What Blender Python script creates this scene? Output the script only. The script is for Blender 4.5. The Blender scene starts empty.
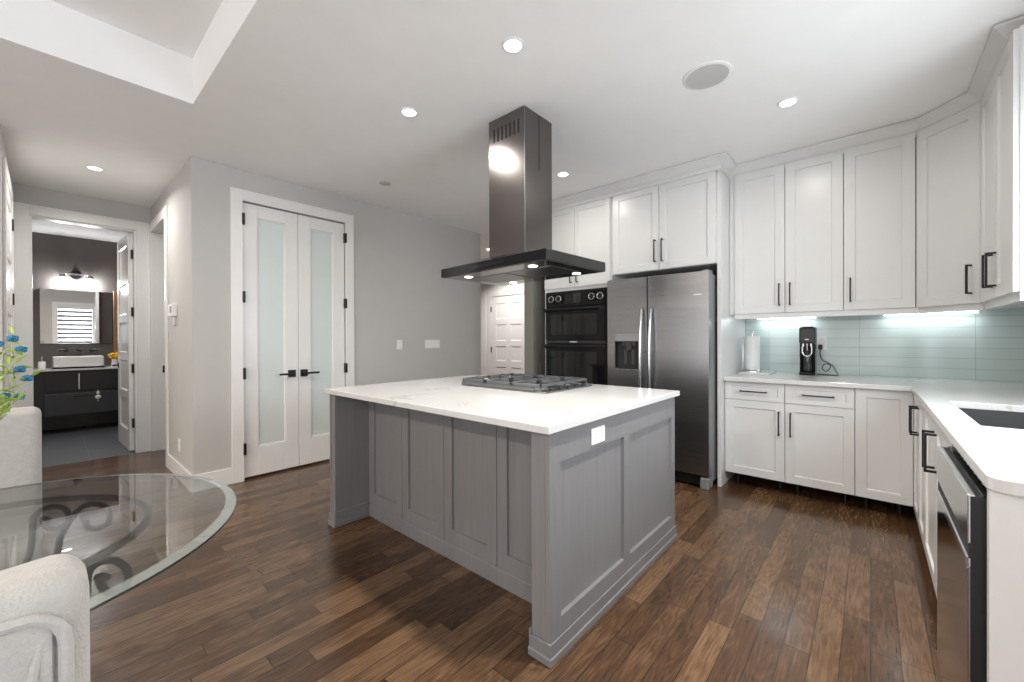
import bpy, bmesh, math, random
from mathutils import Vector, Matrix
random.seed(7)
S = bpy.context.scene
COL = S.collection
PI = math.pi

# ------------------------------------------------------------------ camera
FPX, YAW, CAMZ, PITCH, ROLL = 408.561, 0.72, 1.237, -0.004, -0.004
_c, _s = math.cos(YAW), math.sin(YAW)
R0, F0, U0 = Vector((_c, _s, 0)), Vector((-_s, _c, 0)), Vector((0, 0, 1))
FW = F0 * math.cos(PITCH) + U0 * math.sin(PITCH)
U1 = U0 * math.cos(PITCH) - F0 * math.sin(PITCH)
RT = R0 * math.cos(ROLL) + U1 * math.sin(ROLL)
UP = U1 * math.cos(ROLL) - R0 * math.sin(ROLL)
cd = bpy.data.cameras.new('camera')
cam = bpy.data.objects.new('camera', cd)
COL.objects.link(cam)
cam.matrix_world = Matrix(((RT.x, UP.x, -FW.x, 0), (RT.y, UP.y, -FW.y, 0), (RT.z, UP.z, -FW.z, CAMZ), (0, 0, 0, 1)))
cd.sensor_fit = 'HORIZONTAL'
cd.sensor_width = 36
cd.lens = FPX / 1024 * 36
cd.clip_start = 0.02
S.camera = cam

# ------------------------------------------------------------------ world, daylight, exposure
w = bpy.data.worlds.new('overcast_sky')
S.world = w
w.use_nodes = True
wb = w.node_tree.nodes['Background']
wb.inputs[0].default_value = (0.86, 0.93, 1.0, 1)
wb.inputs[1].default_value = 0.7
S.view_settings.view_transform = 'Standard'
S.view_settings.look = 'None'
S.view_settings.exposure = 0.40
S.view_settings.gamma = 1.0
S.view_settings.use_curve_mapping = False
S.cycles.max_bounces = 10
S.cycles.diffuse_bounces = 6
S.cycles.glossy_bounces = 5
S.cycles.transparent_max_bounces = 12
S.cycles.caustics_reflective = False
S.cycles.caustics_refractive = False
S.cycles.sample_clamp_indirect = 6
S.cycles.use_denoising = True

def area_light(name, loc, target, sx, sy, power, color=(1, 1, 1), spread=180, shape='RECTANGLE', parent=None):
    l = bpy.data.lights.new(name, 'AREA')
    l.shape = shape; l.size = sx
    if shape in ('RECTANGLE', 'ELLIPSE'): l.size_y = sy
    l.energy = power; l.color = color; l.spread = math.radians(spread)
    o = bpy.data.objects.new(name, l)
    COL.objects.link(o)
    d = Vector(target) - Vector(loc)
    o.rotation_euler = d.to_track_quat('-Z', 'Y').to_euler()
    o.location = Vector(loc)
    if parent is not None:
        o.parent = parent
        o.location = Vector(loc) - wl(parent)
    return o
WORLDLOC = {}
def wl(o):
    return WORLDLOC.get(o.name, (Vector((0, 0, 0)), 0.0))[0]

# daylight through the big windows of the living side, behind the camera
area_light('daylight_living', (-1.4, -4.62, 1.35), (-1.4, 0, 1.35), 4.0, 2.2, 52, (1.0, 0.98, 0.96))
area_light('daylight_patio', (1.05, -2.1, 1.2), (0, -2.0, 1.2), 2.9, 2.1, 58, (0.84, 0.92, 1.0))
area_light('daylight_side', (1.07, 0.585, 1.55), (0, 0.585, 1.55), 0.62, 1.3, 20, (0.93, 0.97, 1.0))
area_light('daylight_sink', (1.05, 2.2, 1.66), (0, 2.2, 1.25), 1.1, 0.95, 32, (0.84, 0.92, 1.0))

# ------------------------------------------------------------------ materials
def newmat(name):
    m = bpy.data.materials.new(name); m.use_nodes = True
    nt = m.node_tree
    return m, nt, nt.nodes['Principled BSDF']
def nd(nt, t, **kw):
    n = nt.nodes.new(t)
    for k, v in kw.items():
        if k in n.inputs: n.inputs[k].default_value = v
        else: setattr(n, k, v)
    return n
def lk(nt, a, b): nt.links.new(a, b)
def rgb(c): return (c[0], c[1], c[2], 1)
def sset(b, **kw):
    for k, v in kw.items():
        k = k.replace('_', ' ')
        if k in b.inputs: b.inputs[k].default_value = v
def paint(name, col, rough=0.4, metal=0.0, var=0.03, scale=6, bump=0.0, bscale=200, **kw):
    """plain coat with faint procedural variation"""
    m, nt, b = newmat(name)
    tc = nd(nt, 'ShaderNodeTexCoord')
    n = nd(nt, 'ShaderNodeTexNoise', Scale=scale, Detail=3.0)
    lk(nt, tc.outputs['Object'], n.inputs['Vector'])
    r = nd(nt, 'ShaderNodeMix', data_type='RGBA')
    r.inputs[6].default_value = rgb([x * (1 - var) for x in col])
    r.inputs[7].default_value = rgb([min(1, x * (1 + var)) for x in col])
    lk(nt, n.outputs['Fac'], r.inputs[0])
    lk(nt, r.outputs[2], b.inputs['Base Color'])
    b.inputs['Roughness'].default_value = rough
    b.inputs['Metallic'].default_value = metal
    sset(b, **kw)
    if bump:
        n2 = nd(nt, 'ShaderNodeTexNoise', Scale=bscale, Detail=4.0)
        lk(nt, tc.outputs['Object'], n2.inputs['Vector'])
        bp = nd(nt, 'ShaderNodeBump', Strength=bump, Distance=0.002)
        lk(nt, n2.outputs['Fac'], bp.inputs['Height'])
        lk(nt, bp.outputs['Normal'], b.inputs['Normal'])
    return m
M = {}
M['ceiling'] = paint('ceiling_paint', (0.885, 0.88, 0.87), 0.9, bump=0.1, bscale=120)
M['wall'] = paint('greige_wall_paint', (0.52, 0.505, 0.485), 0.75, bump=0.1, bscale=150)
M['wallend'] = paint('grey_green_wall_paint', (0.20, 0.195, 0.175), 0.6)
M['cream'] = paint('cream_wall_paint', (0.76, 0.735, 0.70), 0.75)
M['trim'] = paint('white_trim_paint', (0.80, 0.785, 0.765), 0.32)
M['cab'] = paint('white_cabinet_paint', (0.655, 0.655, 0.647), 0.3)
M['black'] = paint('matte_black_metal', (0.012, 0.012, 0.013), 0.38, 0.3)
M['void'] = paint('dark_gap', (0.02, 0.02, 0.02), 0.8)
M['plastic'] = paint('white_plastic', (0.82, 0.82, 0.81), 0.35)
M['plasticgrey'] = paint('grey_plastic', (0.25, 0.26, 0.27), 0.5)
M['blackgloss'] = paint('black_glass', (0.008, 0.008, 0.009), 0.08, Specular_IOR_Level=0.2)
M['ovenglass'] = paint('oven_window_glass', (0.010, 0.010, 0.010), 0.05, Specular_IOR_Level=0.4)
M['iron'] = paint('cast_iron', (0.17, 0.175, 0.185), 0.4, 0.6, bump=0.1)
M['wrought'] = paint('dark_wrought_iron', (0.035, 0.035, 0.037), 0.42, 0.6, bump=0.15, bscale=60)
M['chrome'] = paint('polished_chrome', (0.75, 0.75, 0.76), 0.12, 1.0)
M['charcoal'] = paint('charcoal_lacquer', (0.022, 0.022, 0.024), 0.4)
M['charcoal2'] = paint('dark_grey_lacquer', (0.045, 0.046, 0.05), 0.4)
M['ceramic'] = paint('white_ceramic', (0.85, 0.85, 0.86), 0.1)
M['paper'] = paint('paper_towel', (0.85, 0.85, 0.84), 0.95, bump=0.4, bscale=90)
M['yellow'] = paint('yellow_petals', (0.85, 0.50, 0.02), 0.6)
M['blue'] = paint('blue_petals', (0.02, 0.17, 0.30), 0.55)
M['green'] = paint('yellow_green_leaf', (0.30, 0.42, 0.06), 0.5)
M['stem'] = paint('pale_stem', (0.42, 0.45, 0.22), 0.6)
M['mirror'] = paint('mirror_silver', (0.88, 0.9, 0.92), 0.01, 1.0, var=0.0)
M['bathwall'] = paint('dark_taupe_wall', (0.125, 0.11, 0.103), 0.28, bump=0.25, bscale=9)
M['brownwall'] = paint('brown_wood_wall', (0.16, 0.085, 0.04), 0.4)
M['brownpanel'] = paint('warm_brown_wood', (0.30, 0.165, 0.085), 0.4, var=0.15, scale=14)  # lighter brown wood of the upright panel
M['bathwhite'] = paint('pale_bath_wall', (0.55, 0.55, 0.55), 0.6)
M['grille'] = paint('speaker_grille_cloth', (0.55, 0.54, 0.53), 0.8, bump=0.3, bscale=500)
M['tag'] = paint('silver_lettering', (0.6, 0.6, 0.6), 0.3, 0.5)
M['door'] = paint('white_door_paint', (0.80, 0.785, 0.765), 0.25)
M['doorwarm'] = paint('warm_white_door_paint', (0.80, 0.77, 0.745), 0.4)
M['darkglass'] = paint('smoky_plastic_bottle', (0.02, 0.02, 0.022), 0.08, Specular_IOR_Level=0.7)

def emit(name, col, strength):
    m, nt, b = newmat(name)
    b.inputs['Base Color'].default_value = rgb(col)
    b.inputs['Emission Color'].default_value = rgb(col)
    b.inputs['Emission Strength'].default_value = strength
    return m
M['lens'] = emit('lit_lens', (1.0, 0.97, 0.92), 5.0)
M['led'] = emit('lit_led_strip', (0.92, 0.97, 1.0), 4.0)

def brushed(name, col, rough, axis, metal=1.0, amp=0.05, bumps=0.06):
    """metal brushed along one axis: stretched noise drives roughness and a fine bump"""
    m, nt, b = newmat(name)
    tc = nd(nt, 'ShaderNodeTexCoord')
    mp = nd(nt, 'ShaderNodeMapping')
    sc = [600, 600, 600]
    for a in axis: sc['XYZ'.index(a)] = 3
    mp.inputs['Scale'].default_value = sc
    lk(nt, tc.outputs['Object'], mp.inputs['Vector'])
    n = nd(nt, 'ShaderNodeTexNoise', Scale=1.0, Detail=2.0)
    lk(nt, mp.outputs[0], n.inputs['Vector'])
    mr = nd(nt, 'ShaderNodeMapRange')
    mr.inputs['To Min'].default_value = rough - amp; mr.inputs['To Max'].default_value = rough + amp
    lk(nt, n.outputs['Fac'], mr.inputs['Value'])
    lk(nt, mr.outputs[0], b.inputs['Roughness'])
    b.inputs['Base Color'].default_value = rgb(col)
    b.inputs['Metallic'].default_value = metal
    bp = nd(nt, 'ShaderNodeBump', Strength=bumps, Distance=0.001)
    lk(nt, n.outputs['Fac'], bp.inputs['Height'])
    lk(nt, bp.outputs['Normal'], b.inputs['Normal'])
    return m
M['steel'] = brushed('brushed_stainless', (0.285, 0.29, 0.30), 0.29, 'X', bumps=0.02)
M['steelside'] = paint('grey_fridge_side', (0.32, 0.325, 0.33), 0.4, 0.4)
M['brightsteel'] = brushed('bright_stainless', (0.62, 0.62, 0.63), 0.2, 'Z')
M['hood'] = brushed('dark_stainless_chimney', (0.20, 0.184, 0.176), 0.205, 'Z', amp=0.03, bumps=0.06)
M['hooddark'] = brushed('black_stainless_rim', (0.045, 0.045, 0.043), 0.25, 'X', 0.5)
M['filter'] = paint('hood_underside_steel', (0.36, 0.36, 0.35), 0.12, 1.0)
M['dwdoor'] = brushed('dark_mirror_steel', (0.42, 0.42, 0.43), 0.12, 'Z')
M['dwfascia'] = brushed('dishwasher_fascia_steel', (0.70, 0.70, 0.71), 0.22, 'Y')
M['sink'] = paint('dark_sink_steel', (0.045, 0.045, 0.048), 0.55)

def mat_floor():
    m, nt, b = newmat('dark_hardwood_planks')
    tc = nd(nt, 'ShaderNodeTexCoord')
    sx = nd(nt, 'ShaderNodeSeparateXYZ'); lk(nt, tc.outputs['Object'], sx.inputs[0])
    def mth(op, a, bv=None):
        n = nd(nt, 'ShaderNodeMath', operation=op)
        for i, v in enumerate((a, bv)):
            if v is None: continue
            if isinstance(v, (int, float)): n.inputs[i].default_value = v
            else: lk(nt, v, n.inputs[i])
        return n.outputs[0]
    u = mth('DIVIDE', sx.outputs[0], 0.089)
    row = mth('FLOOR', u)
    fu = mth('FRACT', u)
    wn = nd(nt, 'ShaderNodeTexWhiteNoise', noise_dimensions='1D'); lk(nt, row, wn.inputs['W'])
    ln = mth('ADD', mth('MULTIPLY', wn.outputs['Value'], 0.5), 0.62)
    v = mth('DIVIDE', mth('ADD', sx.outputs[1], mth('MULTIPLY', wn.outputs['Value'], 37.0)), ln)
    idx = mth('FLOOR', v); fv = mth('FRACT', v)
    cb = nd(nt, 'ShaderNodeCombineXYZ'); lk(nt, row, cb.inputs[0]); lk(nt, idx, cb.inputs[1])
    w2 = nd(nt, 'ShaderNodeTexWhiteNoise', noise_dimensions='2D'); lk(nt, cb.outputs[0], w2.inputs['Vector'])
    # grain, shifted per plank
    off = nd(nt, 'ShaderNodeVectorMath', operation='SCALE'); lk(nt, w2.outputs['Color'], off.inputs[0]); off.inputs['Scale'].default_value = 30
    ad = nd(nt, 'ShaderNodeVectorMath', operation='ADD'); lk(nt, tc.outputs['Object'], ad.inputs[0]); lk(nt, off.outputs[0], ad.inputs[1])
    mp = nd(nt, 'ShaderNodeMapping'); mp.inputs['Scale'].default_value = (11, 1.5, 1)
    lk(nt, ad.outputs[0], mp.inputs['Vector'])
    n1 = nd(nt, 'ShaderNodeTexNoise', Scale=1.0, Detail=2.0, Roughness=0.5, Distortion=0.8); lk(nt, mp.outputs[0], n1.inputs['Vector'])
    rings = mth('FRACT', mth('MULTIPLY', n1.outputs['Fac'], 11.0))
    ringt = mth('ABSOLUTE', mth('SUBTRACT', rings, 0.5))
    mp2 = nd(nt, 'ShaderNodeMapping'); mp2.inputs['Scale'].default_value = (120, 9, 1)
    lk(nt, ad.outputs[0], mp2.inputs['Vector'])
    n2 = nd(nt, 'ShaderNodeTexNoise', Scale=1.0, Detail=3.0); lk(nt, mp2.outputs[0], n2.inputs['Vector'])
    mp3 = nd(nt, 'ShaderNodeMapping'); mp3.inputs['Scale'].default_value = (9, 3.5, 1)
    lk(nt, ad.outputs[0], mp3.inputs['Vector'])
    n3 = nd(nt, 'ShaderNodeTexNoise', Scale=1.0, Detail=2.0); lk(nt, mp3.outputs[0], n3.inputs['Vector'])
    tone = mth('ADD', mth('ADD', mth('MULTIPLY', w2.outputs['Value'], 0.30), mth('MULTIPLY', ringt, 0.24)),
               mth('ADD', mth('MULTIPLY', n2.outputs['Fac'], 0.46), mth('MULTIPLY', n3.outputs['Fac'], 0.28)))
    cr = nd(nt, 'ShaderNodeValToRGB')
    e = cr.color_ramp.elements
    e[0].position = 0.22; e[0].color = rgb((0.020, 0.0105, 0.006))
    e[1].position = 0.95; e[1].color = rgb((0.235, 0.140, 0.076))
    x = e.new(0.55); x.color = rgb((0.086, 0.044, 0.021))
    lk(nt, tone, cr.inputs[0])
    gu = mth('LESS_THAN', mth('MINIMUM', fu, mth('SUBTRACT', 1.0, fu)), 0.014)
    gv = mth('LESS_THAN', mth('MINIMUM', fv, mth('SUBTRACT', 1.0, fv)), 0.0016)
    gap = mth('MAXIMUM', gu, gv)
    mx = nd(nt, 'ShaderNodeMix', data_type='RGBA')
    mx.inputs[7].default_value = rgb((0.012, 0.007, 0.005))
    lk(nt, gap, mx.inputs[0]); lk(nt, cr.outputs[0], mx.inputs[6])
    lk(nt, mx.outputs[2], b.inputs['Base Color'])
    rr = nd(nt, 'ShaderNodeMapRange'); rr.inputs['To Min'].default_value = 0.14; rr.inputs['To Max'].default_value = 0.30
    lk(nt, n3.outputs['Fac'], rr.inputs['Value']); lk(nt, rr.outputs[0], b.inputs['Roughness'])
    hh = mth('SUBTRACT', mth('ADD', mth('MULTIPLY', n2.outputs['Fac'], 0.25), mth('MULTIPLY', n3.outputs['Fac'], 0.5)), gap)
    bp = nd(nt, 'ShaderNodeBump', Strength=0.22, Distance=0.002)
    lk(nt, hh, bp.inputs['Height']); lk(nt, bp.outputs['Normal'], b.inputs['Normal'])
    sset(b, Specular_IOR_Level=0.55)
    return m
M['floor'] = mat_floor()

def mat_quartz():
    m, nt, b = newmat('white_veined_quartz')
    tc = nd(nt, 'ShaderNodeTexCoord')
    n = nd(nt, 'ShaderNodeTexNoise', Scale=1.3, Detail=5.0, Roughness=0.6, Distortion=1.2)
    lk(nt, tc.outputs['Object'], n.inputs['Vector'])
    s = nd(nt, 'ShaderNodeMath', operation='SUBTRACT'); lk(nt, n.outputs['Fac'], s.inputs[0]); s.inputs[1].default_value = 0.5
    a = nd(nt, 'ShaderNodeMath', operation='ABSOLUTE'); lk(nt, s.outputs[0], a.inputs[0])
    n2 = nd(nt, 'ShaderNodeTexNoise', Scale=2.2, Detail=2.0)
    lk(nt, tc.outputs['Object'], n2.inputs['Vector'])
    r2 = nd(nt, 'ShaderNodeMapRange'); r2.inputs['From Min'].default_value = 0.52; r2.inputs['From Max'].default_value = 0.66
    lk(nt, n2.outputs['Fac'], r2.inputs['Value'])
    r = nd(nt, 'ShaderNodeMapRange'); r.inputs['From Min'].default_value = 0.0; r.inputs['From Max'].default_value = 0.012
    r.inputs['To Min'].default_value = 1.0; r.inputs['To Max'].default_value = 0.0
    lk(nt, a.outputs[0], r.inputs['Value'])
    v = nd(nt, 'ShaderNodeMath', operation='MULTIPLY'); lk(nt, r.outputs[0], v.inputs[0]); lk(nt, r2.outputs[0], v.inputs[1])
    v2 = nd(nt, 'ShaderNodeMath', operation='MULTIPLY'); lk(nt, v.outputs[0], v2.inputs[0]); v2.inputs[1].default_value = 0.65
    mx = nd(nt, 'ShaderNodeMix', data_type='RGBA')
    mx.inputs[6].default_value = rgb((0.61, 0.606, 0.597)); mx.inputs[7].default_value = rgb((0.34, 0.31, 0.28))
    lk(nt, v2.outputs[0], mx.inputs[0]); lk(nt, mx.outputs[2], b.inputs['Base Color'])
    b.inputs['Roughness'].default_value = 0.16
    return m
M['quartz'] = mat_quartz()

def mat_island():
    m, nt, b = newmat('grey_painted_wood')
    tc = nd(nt, 'ShaderNodeTexCoord')
    mp = nd(nt, 'ShaderNodeMapping'); mp.inputs['Scale'].default_value = (45, 45, 2.2)
    lk(nt, tc.outputs['Object'], mp.inputs['Vector'])
    n = nd(nt, 'ShaderNodeTexNoise', Scale=1.0, Detail=3.0); lk(nt, mp.outputs[0], n.inputs['Vector'])
    mx = nd(nt, 'ShaderNodeMix', data_type='RGBA')
    mx.inputs[6].default_value = rgb((0.168, 0.164, 0.168)); mx.inputs[7].default_value = rgb((0.218, 0.213, 0.217))
    lk(nt, n.outputs['Fac'], mx.inputs[0]); lk(nt, mx.outputs[2], b.inputs['Base Color'])
    b.inputs['Roughness'].default_value = 0.42
    bp = nd(nt, 'ShaderNodeBump', Strength=0.12, Distance=0.001)
    lk(nt, n.outputs['Fac'], bp.inputs['Height']); lk(nt, bp.outputs['Normal'], b.inputs['Normal'])
    return m
M['island'] = mat_island()

def mat_tiles():
    """long stacked glass tiles, pale aqua"""
    m, nt, b = newmat('aqua_glass_tile')
    tc = nd(nt, 'ShaderNodeTexCoord')
    mp = nd(nt, 'ShaderNodeMapping'); mp.inputs['Rotation'].default_value = (-PI / 2, 0, 0); mp.inputs['Location'].default_value = (0.10, 0.0, 0)
    lk(nt, tc.outputs['Object'], mp.inputs['Vector'])
    sw = nd(nt, 'ShaderNodeSeparateXYZ'); lk(nt, tc.outputs['Object'], sw.inputs[0])
    ad = nd(nt, 'ShaderNodeMath', operation='ADD'); lk(nt, sw.outputs[0], ad.inputs[0]); lk(nt, sw.outputs[1], ad.inputs[1])
    a2 = nd(nt, 'ShaderNodeMath', operation='ADD'); lk(nt, ad.outputs[0], a2.inputs[0]); a2.inputs[1].default_value = 0.12
    z2 = nd(nt, 'ShaderNodeMath', operation='ADD'); lk(nt, sw.outputs[2], z2.inputs[0]); z2.inputs[1].default_value = 0.027
    cb = nd(nt, 'ShaderNodeCombineXYZ'); lk(nt, a2.outputs[0], cb.inputs[0]); lk(nt, z2.outputs[0], cb.inputs[1])
    br = nd(nt, 'ShaderNodeTexBrick', offset=0.0, squash=1.0)
    br.inputs['Scale'].default_value = 1.0
    br.inputs['Brick Width'].default_value = 0.66; br.inputs['Row Height'].default_value = 0.079
    br.inputs['Mortar Size'].default_value = 0.0016; br.inputs['Mortar Smooth'].default_value = 0.3
    br.inputs['Color1'].default_value = rgb((0.48, 0.58, 0.56)); br.inputs['Color2'].default_value = rgb((0.53, 0.62, 0.60))
    br.inputs['Mortar'].default_value = rgb((0.30, 0.38, 0.37))
    lk(nt, cb.outputs[0], br.inputs['Vector'])
    lk(nt, br.outputs['Color'], b.inputs['Base Color'])
    b.inputs['Roughness'].default_value = 0.07
    bp = nd(nt, 'ShaderNodeBump', Strength=0.4, Distance=0.002, invert=True)
    lk(nt, br.outputs['Fac'], bp.inputs['Height']); lk(nt, bp.outputs['Normal'], b.inputs['Normal'])
    return m
M['tile'] = mat_tiles()

def mat_bathfloor():
    m, nt, b = newmat('slate_blue_floor_tile')
    tc = nd(nt, 'ShaderNodeTexCoord')
    br = nd(nt, 'ShaderNodeTexBrick', offset=0.5)
    br.inputs['Scale'].default_value = 1.0; br.inputs['Brick Width'].default_value = 0.6; br.inputs['Row Height'].default_value = 0.3
    br.inputs['Mortar Size'].default_value = 0.004
    br.inputs['Color1'].default_value = rgb((0.050, 0.055, 0.064)); br.inputs['Color2'].default_value = rgb((0.062, 0.068, 0.078))
    br.inputs['Mortar'].default_value = rgb((0.1, 0.1, 0.1))
    lk(nt, tc.outputs['Object'], br.inputs['Vector']); lk(nt, br.outputs['Color'], b.inputs['Base Color'])
    b.inputs['Roughness'].default_value = 0.45
    return m
M['bathfloor'] = mat_bathfloor()

def mat_fabric():
    m, nt, b = newmat('beige_linen_upholstery')
    tc = nd(nt, 'ShaderNodeTexCoord')
    n = nd(nt, 'ShaderNodeTexNoise', Scale=40.0, Detail=6.0, Roughness=0.75); lk(nt, tc.outputs['Object'], n.inputs['Vector'])
    mx = nd(nt, 'ShaderNodeMix', data_type='RGBA')
    mx.inputs[6].default_value = rgb((0.315, 0.298, 0.278)); mx.inputs[7].default_value = rgb((0.50, 0.472, 0.442))
    lk(nt, n.outputs['Fac'], mx.inputs[0]); lk(nt, mx.outputs[2], b.inputs['Base Color'])
    b.inputs['Roughness'].default_value = 0.95
    sset(b, Sheen_Weight=0.3)
    mp = nd(nt, 'ShaderNodeMapping'); mp.inputs['Scale'].default_value = (350, 350, 350); lk(nt, tc.outputs['Object'], mp.inputs['Vector'])
    n2 = nd(nt, 'ShaderNodeTexNoise', Scale=1.0, Detail=2.0); lk(nt, mp.outputs[0], n2.inputs['Vector'])
    bp = nd(nt, 'ShaderNodeBump', Strength=0.6, Distance=0.003)
    lk(nt, n2.outputs['Fac'], bp.inputs['Height']); lk(nt, bp.outputs['Normal'], b.inputs['Normal'])
    return m
M['fabric'] = mat_fabric()

def mat_thin_glass(name, tint, ior=1.5, rough=0.0, boost=1.0):
    """clear pane: lets light through by Fresnel, reflects the rest"""
    m, nt, b = newmat(name)
    nt.nodes.remove(b)
    out = [n for n in nt.nodes if n.type == 'OUTPUT_MATERIAL'][0]
    fr = nd(nt, 'ShaderNodeFresnel', IOR=ior)
    mu = nd(nt, 'ShaderNodeMath', operation='MULTIPLY', use_clamp=True); lk(nt, fr.outputs[0], mu.inputs[0]); mu.inputs[1].default_value = boost
    tr = nd(nt, 'ShaderNodeBsdfTransparent', Color=rgb(tint))
    gl = nd(nt, 'ShaderNodeBsdfGlossy', Roughness=rough)
    mx = nd(nt, 'ShaderNodeMixShader')
    lk(nt, mu.outputs[0], mx.inputs[0]); lk(nt, tr.outputs[0], mx.inputs[1]); lk(nt, gl.outputs[0], mx.inputs[2])
    lk(nt, mx.outputs[0], out.inputs[0])
    return m
M['glass'] = mat_thin_glass('clear_table_glass', (0.93, 0.965, 0.955), 1.85, 0.0, 1.35)
def mat_edge(m):
    nt = m.node_tree
    out = [n for n in nt.nodes if n.type == 'OUTPUT_MATERIAL'][0]
    src = out.inputs[0].links[0].from_socket
    df = nd(nt, 'ShaderNodeBsdfDiffuse', Color=(0.66, 0.74, 0.70, 1))  # pale diffuse share paints in the brightness the edge would reflect
    mx = nd(nt, 'ShaderNodeMixShader'); mx.inputs[0].default_value = 0.20
    lk(nt, src, mx.inputs[1]); lk(nt, df.outputs[0], mx.inputs[2]); lk(nt, mx.outputs[0], out.inputs[0])
    return m
M['glassedge'] = mat_edge(mat_thin_glass('bevelled_glass_edge', (0.80, 0.86, 0.83), 2.6, 0.03, 1.3))
M['rim'] = paint('dark_green_glass_rim', (0.03, 0.04, 0.037), 0.12)
M['vase'] = mat_thin_glass('vase_glass', (0.85, 0.92, 0.92), 1.5)
M['frost'] = paint('frosted_door_glass', (0.66, 0.71, 0.69), 0.3)

def mat_blind():
    m, nt, b = newmat('striped_shade_fabric')
    tc = nd(nt, 'ShaderNodeTexCoord')
    s = nd(nt, 'ShaderNodeSeparateXYZ'); lk(nt, tc.outputs['Object'], s.inputs[0])
    d = nd(nt, 'ShaderNodeMath', operation='DIVIDE'); lk(nt, s.outputs[2], d.inputs[0]); d.inputs[1].default_value = 0.13
    f = nd(nt, 'ShaderNodeMath', operation='FRACT'); lk(nt, d.outputs[0], f.inputs[0])
    g = nd(nt, 'ShaderNodeMath', operation='GREATER_THAN'); lk(nt, f.outputs[0], g.inputs[0]); g.inputs[1].default_value = 0.5
    out = [n for n in nt.nodes if n.type == 'OUTPUT_MATERIAL'][0]
    tl = nd(nt, 'ShaderNodeBsdfTranslucent', Color=(0.8, 0.8, 0.8, 1))
    df = nd(nt, 'ShaderNodeBsdfDiffuse', Color=(0.25, 0.25, 0.26, 1))
    mx = nd(nt, 'ShaderNodeMixShader')
    lk(nt, g.outputs[0], mx.inputs[0]); lk(nt, tl.outputs[0], mx.inputs[1]); lk(nt, df.outputs[0], mx.inputs[2])
    lk(nt, mx.outputs[0], out.inputs[0])
    nt.nodes.remove(b)
    return m
M['blind'] = mat_blind()

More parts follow.
